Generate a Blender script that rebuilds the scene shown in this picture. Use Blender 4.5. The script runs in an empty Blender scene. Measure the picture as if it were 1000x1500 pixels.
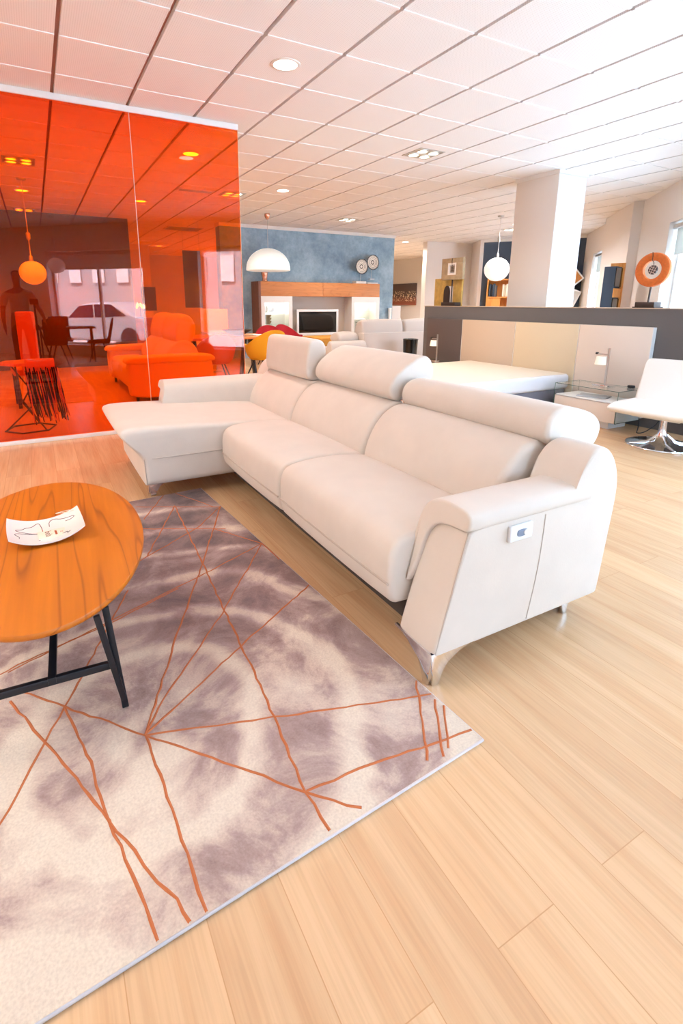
import bpy, bmesh, math, random
from mathutils import Vector, Matrix
random.seed(7)
PI = math.pi
S = bpy.context.scene
COL = S.collection

# ------------------------------------------------------------------ helpers
def lin(r, g, b):
    f = lambda c: ((c/255.0)/12.92 if c/255.0 <= .04045 else (((c/255.0)+.055)/1.055)**2.4)
    return (f(r), f(g), f(b), 1.0)

def smooth_poly(pts, n=2, closed=True):
    for _ in range(n):
        out = []
        m = len(pts)
        for i in range(m if closed else m-1):
            a = pts[i]; b = pts[(i+1) % m]
            out.append(tuple(.75*a[k]+.25*b[k] for k in range(len(a))))
            out.append(tuple(.25*a[k]+.75*b[k] for k in range(len(a))))
        if not closed:
            out = [pts[0]]+out+[pts[-1]]
        pts = out
    return pts

def area2(p):
    return sum(p[i][0]*p[(i+1) % len(p)][1]-p[(i+1) % len(p)][0]*p[i][1] for i in range(len(p)))/2

def _shift(p, d):
    n = len(p); out = []
    for i in range(n):
        a = p[i-1]; b = p[(i+1) % n]; k = 1
        while k < n//2 and math.hypot(p[i][0]-a[0], p[i][1]-a[1]) < 1e-5: k += 1; a = p[i-k]
        k = 1
        while k < n//2 and math.hypot(p[i][0]-b[0], p[i][1]-b[1]) < 1e-5: k += 1; b = p[(i+k) % n]
        tx, ty = b[0]-a[0], b[1]-a[1]
        l = math.hypot(tx, ty) or 1
        out.append((p[i][0]+ty/l*d, p[i][1]-tx/l*d))
    return out
def offset_poly(p, d):
    """move the outline outwards by d (inwards if negative) without letting tight corners fold over"""
    if d >= 0: return _shift(p, d)
    x0 = min(c[0] for c in p); x1 = max(c[0] for c in p); y0 = min(c[1] for c in p); y1 = max(c[1] for c in p)
    cx, cy, hx, hy = (x0+x1)/2, (y0+y1)/2, (x1-x0)/2, (y1-y0)/2
    return [(cx+(c[0]-cx)*max(.05, (hx+d)/hx), cy+(c[1]-cy)*max(.05, (hy+d)/hy)) for c in p]

class MB:
    def __init__(s):
        s.v = []; s.f = []; s.m = []; s.sm = []
    def add(s, vs, fs, mi=0, sm=False):
        o = len(s.v); s.v += [tuple(x) for x in vs]
        for f in fs:
            s.f.append(tuple(o+i for i in f)); s.m.append(mi); s.sm.append(sm)
        return s
    def bm(s, bm, mi=0, sm=False, M=None):
        bm.verts.ensure_lookup_table(); bm.verts.index_update()
        vs = [(M @ v.co) if M else v.co.copy() for v in bm.verts]
        s.add(vs, [[v.index for v in f.verts] for f in bm.faces], mi, sm); bm.free(); return s
    def box(s, x0, x1, y0, y1, z0, z1, bev=0, seg=2, mi=0, M=None):
        b = bmesh.new(); bmesh.ops.create_cube(b, size=1)
        for v in b.verts:
            v.co = Vector((x0+(v.co.x+.5)*(x1-x0), y0+(v.co.y+.5)*(y1-y0), z0+(v.co.z+.5)*(z1-z0)))
        if bev:
            bmesh.ops.bevel(b, geom=b.edges[:], offset=bev, segments=seg, profile=.5, affect='EDGES')
        return s.bm(b, mi, bool(bev), M)
    def prism(s, poly, fn, t0, t1, mi=0, bev=0):
        """poly (a,b) swept from t0 to t1; fn(a,b,t)->xyz"""
        if area2(poly) < 0: poly = poly[::-1]
        n = len(poly)
        b = bmesh.new()
        A = [b.verts.new(fn(p[0], p[1], t0)) for p in poly]
        B = [b.verts.new(fn(p[0], p[1], t1)) for p in poly]
        b.faces.new(A[::-1]); b.faces.new(B)
        for i in range(n): b.faces.new((A[i], A[(i+1) % n], B[(i+1) % n], B[i]))
        bmesh.ops.recalc_face_normals(b, faces=b.faces[:])
        if bev: bmesh.ops.bevel(b, geom=b.edges[:], offset=bev, segments=2, profile=.5, affect='EDGES')
        return s.bm(b, mi, bool(bev))
    def loft(s, poly, fn, t0, t1, r=.03, bulge=0, it=2, mi=0, steps=6, mid=7, r1=None):
        """cushion: smoothed closed section swept t0..t1 with rounded ends and a slight bulge"""
        p = smooth_poly(poly, it)
        if area2(p) < 0: p = p[::-1]
        n = len(p)
        sg = 1 if t1 > t0 else -1
        L = abs(t1-t0); st = []
        rb = r if r1 is None else r1
        for k in range(steps):
            a = PI/2*(1-k/steps)
            st.append((r*(1-math.sin(a)), -r*(1-math.cos(a))))
        for k in range(mid+1):
            u = k/mid; t = r+(L-r-rb)*u
            st.append((t, bulge*math.sin(PI*u)**.6 if bulge else 0))
        for k in range(steps-1, -1, -1):
            a = PI/2*(1-k/steps)
            st.append((L-rb*(1-math.sin(a)), -rb*(1-math.cos(a))))
        b = bmesh.new(); rings = []
        for t, d in st:
            q = offset_poly(p, d)
            rings.append([b.verts.new(fn(c[0], c[1], t0+sg*t)) for c in q])
        for i in range(len(rings)-1):
            for j in range(n):
                b.faces.new((rings[i][j], rings[i][(j+1) % n], rings[i+1][(j+1) % n], rings[i+1][j]))
        b.faces.new(rings[0][::-1]); b.faces.new(rings[-1])
        bmesh.ops.recalc_face_normals(b, faces=b.faces[:])
        return s.bm(b, mi, True)
    def tube(s, pts, r, n=8, mi=0, closed=False, cap=True):
        P = [Vector(p) for p in pts]; m = len(P)
        rr = r if isinstance(r, (list, tuple)) else [r]*m
        vs = []; fs = []
        up = None
        for i in range(m):
            a = P[i-1] if (i > 0 or closed) else P[i]
            c = P[(i+1) % m] if (i < m-1 or closed) else P[i]
            t = (c-a)
            if t.length < 1e-9: t = Vector((0, 0, 1))
            t.normalize()
            if up is None:
                up = t.orthogonal().normalized()
            up = (up-t*up.dot(t))
            up = up.normalized() if up.length > 1e-6 else t.orthogonal().normalized()
            w = t.cross(up)
            for k in range(n):
                g = 2*PI*k/n
                vs.append(P[i]+(up*math.cos(g)+w*math.sin(g))*rr[i])
        for i in range(m if closed else m-1):
            for k in range(n):
                j = (i+1) % m
                fs.append((i*n+k, i*n+(k+1) % n, j*n+(k+1) % n, j*n+k))
        if cap and not closed:
            fs.append(tuple(range(n))[::-1]); fs.append(tuple((m-1)*n+k for k in range(n)))
        return s.add(vs, fs, mi, True)
    def bar(s, a, b, w, h, mi=0, bev=0, up=(0, 0, 1)):
        """rectangular bar from a to b, w wide, h deep"""
        a = Vector(a); b = Vector(b); t = (b-a); L = t.length; t.normalize()
        u = Vector(up)
        if abs(t.dot(u)) > .95: u = Vector((1, 0, 0))
        x = t.cross(u).normalized(); y = x.cross(t).normalized()
        M = Matrix((( x.x, y.x, t.x, a.x), (x.y, y.y, t.y, a.y), (x.z, y.z, t.z, a.z), (0, 0, 0, 1)))
        return s.box(-w/2, w/2, -h/2, h/2, 0, L, bev=bev, mi=mi, M=M)
    def lathe(s, prof, c=(0, 0, 0), n=32, mi=0, sx=1, sy=1, cap=True):
        vs = []; fs = []; m = len(prof)
        for r, z in prof:
            for k in range(n):
                g = 2*PI*k/n
                vs.append((c[0]+r*sx*math.cos(g), c[1]+r*sy*math.sin(g), c[2]+z))
        for i in range(m-1):
            for k in range(n):
                fs.append((i*n+k, i*n+(k+1) % n, (i+1)*n+(k+1) % n, (i+1)*n+k))
        if cap and prof[0][0] > 1e-6: fs.append(tuple(range(n))[::-1])
        if cap and prof[-1][0] > 1e-6: fs.append(tuple((m-1)*n+k for k in range(n)))
        return s.add(vs, fs, mi, True)
    def build(s, name, mats, parent=None, local=False, mods=None):
        me = bpy.data.meshes.new(name)
        off = Vector((0, 0, 0))
        if parent is not None and not local:
            q = parent
            while q is not None:
                off = off+q.location; q = q.parent
        me.from_pydata([tuple(Vector(v)-off) for v in s.v], [], s.f)
        if not isinstance(mats, (list, tuple)): mats = [mats]
        for m in mats: me.materials.append(m)
        me.polygons.foreach_set('material_index', s.m)
        me.polygons.foreach_set('use_smooth', s.sm)
        b = bmesh.new(); b.from_mesh(me)
        bmesh.ops.remove_doubles(b, verts=b.verts[:], dist=1e-6)
        bmesh.ops.recalc_face_normals(b, faces=b.faces[:])
        b.to_mesh(me); b.free()
        try: me.set_sharp_from_angle(angle=math.radians(42))
        except Exception: pass
        me.update()
        o = bpy.data.objects.new(name, me); COL.objects.link(o)
        if parent is not None: o.parent = parent
        return o

def tag(o, label, cat, group=None, kind=None):
    o['label'] = label; o['category'] = cat
    if group: o['group'] = group
    if kind: o['kind'] = kind
    return o
def thing(name, label, cat, loc=(0, 0, 0), rz=0, group=None):
    o = bpy.data.objects.new(name, None); COL.objects.link(o)
    o.empty_display_size = .1
    o.location = loc; o.rotation_euler = (0, 0, rz)
    return tag(o, label, cat, group)
def struct(mb, name, mats):
    o = mb.build(name, mats); o['kind'] = 'structure'; return o
def dup(root, loc, rz=None, label=None):
    r = root.copy(); COL.objects.link(r); r.location = loc
    if rz is not None: r.rotation_euler = (0, 0, rz)
    if label: r['label'] = label
    for ch in list(root.children):
        c = ch.copy(); COL.objects.link(c); c.parent = r
        for g in list(ch.children):
            d = g.copy(); COL.objects.link(d); d.parent = c
    return r
XZ = lambda a, b, t: (a, t, b)      # section in x,z swept along y
YZ = lambda a, b, t: (t, a, b)      # section in y,z swept along x
XY = lambda a, b, t: (a, b, t)      # section in x,y swept along z

# ------------------------------------------------------------------ materials
def base(name):
    m = bpy.data.materials.new(name); m.use_nodes = True
    nt = m.node_tree; bs = nt.nodes['Principled BSDF']
    return m, nt, bs
def P(name, col, rough=.5, metal=0, spec=.5, sheen=0, bump=0, bscale=200, var=0, vscale=6, coat=0):
    m, nt, bs = base(name)
    bs.inputs['Base Color'].default_value = col
    bs.inputs['Roughness'].default_value = rough
    bs.inputs['Metallic'].default_value = metal
    bs.inputs['Specular IOR Level'].default_value = spec
    bs.inputs['Sheen Weight'].default_value = sheen
    bs.inputs['Coat Weight'].default_value = coat
    tc = None
    if bump or var:
        tc = nt.nodes.new('ShaderNodeTexCoord')
    if bump:
        n = nt.nodes.new('ShaderNodeTexNoise'); n.inputs['Scale'].default_value = bscale; n.inputs['Detail'].default_value = 4
        b = nt.nodes.new('ShaderNodeBump'); b.inputs['Strength'].default_value = bump; b.inputs['Distance'].default_value = .002
        nt.links.new(tc.outputs['Object'], n.inputs['Vector']); nt.links.new(n.outputs['Fac'], b.inputs['Height'])
        nt.links.new(b.outputs['Normal'], bs.inputs['Normal'])
    if var:
        n = nt.nodes.new('ShaderNodeTexNoise'); n.inputs['Scale'].default_value = vscale; n.inputs['Detail'].default_value = 5
        r = nt.nodes.new('ShaderNodeValToRGB')
        c0 = tuple(c*(1-var) for c in col[:3])+(1,); c1 = tuple(min(1, c*(1+var*.7)) for c in col[:3])+(1,)
        r.color_ramp.elements[0].position = .3; r.color_ramp.elements[1].position = .7
        r.color_ramp.elements[0].color = c0; r.color_ramp.elements[1].color = c1
        nt.links.new(tc.outputs['Object'], n.inputs['Vector']); nt.links.new(n.outputs['Fac'], r.inputs['Fac'])
        nt.links.new(r.outputs['Color'], bs.inputs['Base Color'])
    return m
def EM(name, col, s):
    m, nt, bs = base(name)
    bs.inputs['Base Color'].default_value = col
    bs.inputs['Emission Color'].default_value = col
    bs.inputs['Emission Strength'].default_value = s
    return m
def GLASS(name, tint, refl=1.45, rough=0.0, extra=0.0):
    """thin sheet glass: tinted see-through plus a Fresnel mirror"""
    m = bpy.data.materials.new(name); m.use_nodes = True; nt = m.node_tree; nt.nodes.clear()
    o = nt.nodes.new('ShaderNodeOutputMaterial'); t = nt.nodes.new('ShaderNodeBsdfTransparent'); g = nt.nodes.new('ShaderNodeBsdfGlossy')
    f = nt.nodes.new('ShaderNodeFresnel'); mx = nt.nodes.new('ShaderNodeMixShader')
    t.inputs['Color'].default_value = tint; g.inputs['Roughness'].default_value = rough; g.inputs['Color'].default_value = (1, 1, 1, 1)
    gm = nt.nodes.new('ShaderNodeNewGeometry'); ir = nt.nodes.new('ShaderNodeMapRange')
    ir.inputs['To Min'].default_value = refl; ir.inputs['To Max'].default_value = 1/refl
    nt.links.new(gm.outputs['Backfacing'], ir.inputs['Value']); nt.links.new(ir.outputs[0], f.inputs['IOR'])
    if extra:
        a = nt.nodes.new('ShaderNodeMath'); a.operation = 'ADD'; a.inputs[1].default_value = extra; a.use_clamp = True
        nt.links.new(f.outputs['Fac'], a.inputs[0]); nt.links.new(a.outputs[0], mx.inputs['Fac'])
    else:
        nt.links.new(f.outputs['Fac'], mx.inputs['Fac'])
    nt.links.new(t.outputs['BSDF'], mx.inputs[1]); nt.links.new(g.outputs['BSDF'], mx.inputs[2])
    nt.links.new(mx.outputs['Shader'], o.inputs['Surface'])
    return m
def WOOD(name, c_dark, c_mid, c_light, axis='Y', freq=9, rough=.4, dist=5, lines=.5, coat=0):
    """veneer: long grain lines along one axis with noise distortion"""
    m, nt, bs = base(name); N = nt.nodes.new; K = nt.links.new
    tc = N('ShaderNodeTexCoord'); mp = N('ShaderNodeMapping')
    k_ = .055 if name == 'oiled_teak' else .22
    sc = {'X': (k_, 1, 1), 'Y': (1, k_, 1), 'Z': (1, 1, k_)}[axis]
    mp.inputs['Scale'].default_value = sc
    K(tc.outputs['Object'], mp.inputs['Vector'])
    n = N('ShaderNodeTexNoise'); n.inputs['Scale'].default_value = freq*.45; n.inputs['Detail'].default_value = 2; n.inputs['Distortion'].default_value = .4
    K(mp.outputs['Vector'], n.inputs['Vector'])
    mu = N('ShaderNodeMath'); mu.operation = 'MULTIPLY'; mu.inputs[1].default_value = dist*2.2
    K(n.outputs['Fac'], mu.inputs[0])
    fr = N('ShaderNodeMath'); fr.operation = 'FRACT'; K(mu.outputs[0], fr.inputs[0])
    r = N('ShaderNodeValToRGB'); e = r.color_ramp.elements
    e[0].position = 0; e[0].color = c_dark; e[1].position = .10; e[1].color = c_mid
    x = e.new(.5); x.color = c_light; y = e.new(.93); y.color = c_mid; z = e.new(1.0); z.color = c_dark
    K(fr.outputs[0], r.inputs['Fac'])
    f2 = N('ShaderNodeTexNoise'); f2.inputs['Scale'].default_value = 40; f2.inputs['Detail'].default_value = 4
    mp2 = N('ShaderNodeMapping'); s2 = {'X': (.05, 1, 1), 'Y': (1, .05, 1), 'Z': (1, 1, .05)}[axis]; mp2.inputs['Scale'].default_value = s2
    K(tc.outputs['Object'], mp2.inputs['Vector']); K(mp2.outputs['Vector'], f2.inputs['Vector'])
    mx = N('ShaderNodeMix'); mx.data_type = 'RGBA'; mx.blend_type = 'MIX'; mx.inputs[0].default_value = lines
    mx2 = N('ShaderNodeMix'); mx2.data_type = 'RGBA'; mx2.blend_type = 'MULTIPLY'; mx2.inputs[0].default_value = .35
    mx.inputs[6].default_value = c_mid; K(r.outputs['Color'], mx.inputs[7])
    K(mx.outputs[2], mx2.inputs[6])
    rr = N('ShaderNodeValToRGB'); rr.color_ramp.elements[0].position = .3; rr.color_ramp.elements[0].color = (.55, .5, .45, 1); rr.color_ramp.elements[1].position = .65; rr.color_ramp.elements[1].color = (1.0, 1, 1, 1)
    K(f2.outputs['Fac'], rr.inputs['Fac']); K(rr.outputs['Color'], mx2.inputs[7])
    K(mx2.outputs[2], bs.inputs['Base Color'])
    bs.inputs['Roughness'].default_value = rough; bs.inputs['Coat Weight'].default_value = coat; bs.inputs['Coat Roughness'].default_value = .15
    return m

M = {}
M['wall'] = P('wall_paint', lin(236, 228, 222), .85, bump=.05, bscale=300)
M['wall_grey'] = P('grey_wall_paint', lin(214, 209, 206), .85)
M['white'] = P('white_lacquer', lin(240, 238, 236), .35)
M['white_matt'] = P('white_matt_paint', lin(240, 237, 234), .7)
M['chrome'] = P('chrome', (.86, .87, .9, 1), .12, 1)
M['steel'] = P('brushed_steel', (.62, .60, .58, 1), .35, 1)
M['black'] = P('black_metal', lin(30, 33, 40), .38, .3)
M['black_gloss'] = P('black_gloss', lin(14, 13, 14), .12)
M['dark_blue'] = P('dark_blue_paint', lin(62, 74, 90), .75)
M['taupe'] = P('taupe_paint', lin(100, 96, 96), .8)
M['brown_panel'] = P('brown_panel', lin(88, 74, 70), .6)
M['beige_panel'] = P('beige_panel', lin(200, 178, 156), .7)
M['cream_panel'] = P('cream_panel', lin(214, 196, 168), .7)
M['blush_panel'] = P('blush_panel', lin(228, 214, 203), .7)
M['suede'] = P('beige_suede', lin(222, 210, 199), .92, spec=.2, sheen=.25, bump=.18, bscale=120, var=.035, vscale=7)
M['suede_seam'] = P('suede_seam', lin(196, 182, 170), .95, spec=.2)
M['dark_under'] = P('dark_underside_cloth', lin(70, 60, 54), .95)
M['grey_fabric'] = P('grey_sofa_fabric', lin(205, 196, 190), .95, bump=.2, bscale=260)
M['orange_fabric'] = P('tan_sofa_leather', lin(222, 196, 168), .8, bump=.1, bscale=90)
M['mattress'] = P('mattress_ticking', lin(226, 213, 196), .9, bump=.25, bscale=60)
M['mattress_side'] = P('mattress_border', lin(232, 231, 236), .9, bump=.25, bscale=60)
M['bed_base'] = P('grey_bed_base', lin(128, 124, 134), .9)
M['white_leather'] = P('white_leather', lin(242, 236, 230), .45, bump=.04, bscale=200)
M['yellow'] = P('yellow_upholstery', lin(214, 150, 10), .85, bump=.1, bscale=300)
M['red'] = P('red_upholstery', lin(172, 18, 34), .85)
M['chair_dark'] = P('dark_purple_upholstery', lin(38, 28, 40), .8)
M['plastic_white'] = P('white_plastic', lin(236, 238, 242), .3)
M['plastic_grey'] = P('grey_plastic', lin(120, 135, 158), .4)
M['copper'] = P('copper', lin(205, 150, 125), .25, .8)
M['gold'] = P('gold_leaf', lin(198, 166, 92), .5, .35, bump=.2, bscale=60, var=.18, vscale=14)
M['stone'] = P('stone_plaque', lin(170, 148, 118), .8, bump=.3, bscale=60, var=.2, vscale=12)
M['ring_orange'] = P('orange_hammered_wood', lin(196, 96, 30), .7, bump=.5, bscale=90, var=.15, vscale=40)
M['brown_metal'] = P('bronze_stand', lin(66, 54, 50), .5, .4)
M['bowl_dark'] = P('dark_wood_bowl', lin(34, 24, 20), .5)
M['ceramic'] = P('white_ceramic', lin(244, 240, 236), .18, coat=.4)
M['ink'] = P('ink_line', lin(60, 48, 58), .6)
M['card'] = P('cream_card', lin(246, 226, 206), .6)
M['card_text'] = P('card_print', lin(120, 84, 72), .6)
M['card_rust'] = P('card_rust_print', lin(176, 84, 44), .6)
M['glass'] = GLASS('clear_glass', (.97, .99, .985, 1))
M['glass_edge'] = P('green_glass_edge', lin(40, 92, 78), .15)
M['glass_frost'] = EM('frosted_lamp_glass', lin(250, 240, 226), .25)
M['window_glass'] = GLASS('window_glass', (1, 1, 1, 1), 1.3)
M['orange_glass'] = GLASS('orange_glass', (1.0, .37, .015, 1), 1.5)
M['blue_glass'] = P('dark_violet_glass', lin(74, 56, 88), .12, spec=.5)
M['screen'] = P('dark_screen', lin(16, 14, 14), .06, spec=.6)
M['downlight'] = EM('downlight_diffuser', (1, .96, .90, 1), 9)
M['spot_lamp'] = EM('spot_lamp_glow', (1, .86, .6, 1), 7)
M['globe'] = EM('opal_globe_glass', (1, .97, .93, 1), .6)
M['dome'] = EM('white_dome_shade', lin(232, 244, 246), .3)
M['cabinet_glow'] = EM('cabinet_lamp', (1, .88, .7, 1), 40)
M['paper'] = P('magazine_paper', lin(176, 178, 184), .5)
M['skin'] = P('skin', lin(150, 98, 76), .6)
M['hair'] = P('dark_hair', lin(30, 22, 20), .8)
M['polo'] = P('pale_polo_cotton', lin(188, 176, 168), .9)
M['trousers'] = P('dark_trousers', lin(44, 44, 56), .9)
M['shoe'] = P('dark_shoe_leather', lin(30, 26, 26), .5)
M['facade'] = P('pale_facade', lin(168, 158, 156), .9)
M['asphalt'] = P('asphalt', lin(190, 190, 190), .9)
M['pavement'] = P('pavement_stone', lin(228, 228, 228), .9)
M['car_paint'] = P('silver_car_paint', lin(188, 190, 196), .3, .4, coat=.6)
M['car_glass'] = P('dark_car_glass', lin(36, 40, 48), .08)
M['tyre'] = P('tyre_rubber', lin(28, 28, 30), .9)
M['vent'] = P('vent_metal', lin(190, 180, 172), .5)
M['blind'] = None
M['fringe'] = P('black_fringe', lin(38, 26, 26), .9)
M['throw'] = P('rust_throw_wool', lin(196, 120, 84), .95)
M['led_frame'] = P('lamp_rim', lin(236, 230, 224), .5)

M['teak'] = WOOD('oiled_teak', lin(124, 58, 6), lin(194, 104, 6), lin(206, 114, 10), 'Y', 12, .5, 5.0, .6, .0)
M['oak_front'] = WOOD('warm_oak_veneer', lin(160, 92, 44), lin(196, 124, 66), lin(206, 136, 76), 'X', 9, .5, 4, .4)
M['walnut'] = WOOD('walnut_side', lin(84, 46, 30), lin(120, 72, 50), lin(130, 80, 56), 'Z', 9, .5, 4, .4)
M['yellow_wood'] = WOOD('honey_wood', lin(180, 112, 36), lin(220, 158, 62), lin(228, 168, 72), 'X', 7, .45, 4, .4)
M['dining_wood'] = WOOD('dining_oak', lin(172, 100, 54), lin(216, 146, 94), lin(224, 158, 106), 'X', 7, .45, 4, .4)
M['book_wood'] = WOOD('bookcase_wood', lin(190, 110, 44), lin(228, 152, 76), lin(236, 164, 88), 'Z', 7, .5, 4, .35)

def floor_mat():
    m, nt, bs = base('oak_laminate'); N = nt.nodes.new; K = nt.links.new
    tc = N('ShaderNodeTexCoord')
    mp = N('ShaderNodeMapping'); mp.inputs['Rotation'].default_value = (0, 0, PI/2); mp.inputs['Location'].default_value = (.02, -.005, 0)
    K(tc.outputs['Object'], mp.inputs['Vector'])
    b = N('ShaderNodeTexBrick'); b.inputs['Scale'].default_value = 1
    b.inputs['Brick Width'].default_value = 1.28; b.inputs['Row Height'].default_value = .17
    b.inputs['Mortar Size'].default_value = .0012; b.inputs['Mortar Smooth'].default_value = .2; b.inputs['Bias'].default_value = 0
    b.offset = .37; b.offset_frequency = 2; b.squash = 1
    b.inputs['Color1'].default_value = (0, 0, 0, 1); b.inputs['Color2'].default_value = (1, 1, 1, 1); b.inputs['Mortar'].default_value = (.3, .3, .3, 1)
    K(mp.outputs['Vector'], b.inputs['Vector'])
    # per-plank shift of the grain
    sx = N('ShaderNodeSeparateXYZ'); K(tc.outputs['Object'], sx.inputs[0])
    ad = N('ShaderNodeMath'); ad.operation = 'MULTIPLY'; ad.inputs[1].default_value = 7.0; K(b.outputs['Color'], ad.inputs[0])
    ay = N('ShaderNodeMath'); K(sx.outputs['Y'], ay.inputs[0]); K(ad.outputs[0], ay.inputs[1])
    cx = N('ShaderNodeCombineXYZ'); K(sx.outputs['X'], cx.inputs[0]); K(ay.outputs[0], cx.inputs[1]); K(ad.outputs[0], cx.inputs[2])
    m2 = N('ShaderNodeMapping'); m2.inputs['Scale'].default_value = (9, .7, 1); K(cx.outputs[0], m2.inputs['Vector'])
    n = N('ShaderNodeTexNoise'); n.inputs['Scale'].default_value = 1.6; n.inputs['Detail'].default_value = 5; n.inputs['Distortion'].default_value = .6; K(m2.outputs['Vector'], n.inputs['Vector'])
    m3 = N('ShaderNodeMapping'); m3.inputs['Scale'].default_value = (90, 2.5, 1); K(cx.outputs[0], m3.inputs['Vector'])
    n2 = N('ShaderNodeTexNoise'); n2.inputs['Scale'].default_value = 1.5; n2.inputs['Detail'].default_value = 3; K(m3.outputs['Vector'], n2.inputs['Vector'])
    r = N('ShaderNodeValToRGB'); e = r.color_ramp.elements
    e[0].position = .3; e[0].color = lin(212, 168, 126); e[1].position = .72; e[1].color = lin(225, 187, 147)
    x = e.new(.5); x.color = lin(218, 179, 138)
    K(n.outputs['Fac'], r.inputs['Fac'])
    mx = N('ShaderNodeMix'); mx.data_type = 'RGBA'; mx.blend_type = 'MULTIPLY'; mx.inputs[0].default_value = .15
    r2 = N('ShaderNodeValToRGB'); r2.color_ramp.elements[0].position = .35; r2.color_ramp.elements[0].color = (.45, .36, .3, 1); r2.color_ramp.elements[1].position = .6; r2.color_ramp.elements[1].color = (1, 1, 1, 1)
    K(n2.outputs['Fac'], r2.inputs['Fac']); K(r.outputs['Color'], mx.inputs[6]); K(r2.outputs['Color'], mx.inputs[7])
    mv = N('ShaderNodeMix'); mv.data_type = 'RGBA'; mv.blend_type = 'MULTIPLY'; mv.inputs[0].default_value = 1
    r3 = N('ShaderNodeValToRGB'); r3.color_ramp.elements[0].color = (.955, .945, .935, 1); r3.color_ramp.elements[1].color = (1.05, 1.04, 1.02, 1)
    K(b.outputs['Color'], r3.inputs['Fac']); K(mx.outputs[2], mv.inputs[6]); K(r3.outputs['Color'], mv.inputs[7])
    mm = N('ShaderNodeMix'); mm.data_type = 'RGBA'; K(b.outputs['Fac'], mm.inputs[0]); K(mv.outputs[2], mm.inputs[6]); mm.inputs[7].default_value = lin(196, 150, 106)
    K(mm.outputs[2], bs.inputs['Base Color'])
    bs.inputs['Roughness'].default_value = .27; bs.inputs['Specular IOR Level'].default_value = .6
    return m
M['floor'] = floor_mat()

def concrete_mat():
    m, nt, bs = base('blue_grey_concrete_paper'); N = nt.nodes.new; K = nt.links.new
    tc = N('ShaderNodeTexCoord')
    a = N('ShaderNodeTexNoise'); a.inputs['Scale'].default_value = 1.7; a.inputs['Detail'].default_value = 10; a.inputs['Roughness'].default_value = .76; K(tc.outputs['Object'], a.inputs['Vector'])
    r = N('ShaderNodeValToRGB'); e = r.color_ramp.elements
    e[0].position = .32; e[0].color = lin(106, 132, 154); e[1].position = .7; e[1].color = lin(180, 204, 218)
    x = e.new(.5); x.color = lin(142, 168, 186)
    K(a.outputs['Fac'], r.inputs['Fac']); K(r.outputs['Color'], bs.inputs['Base Color'])
    bs.inputs['Roughness'].default_value = .8
    return m
M['concrete'] = concrete_mat()

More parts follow.
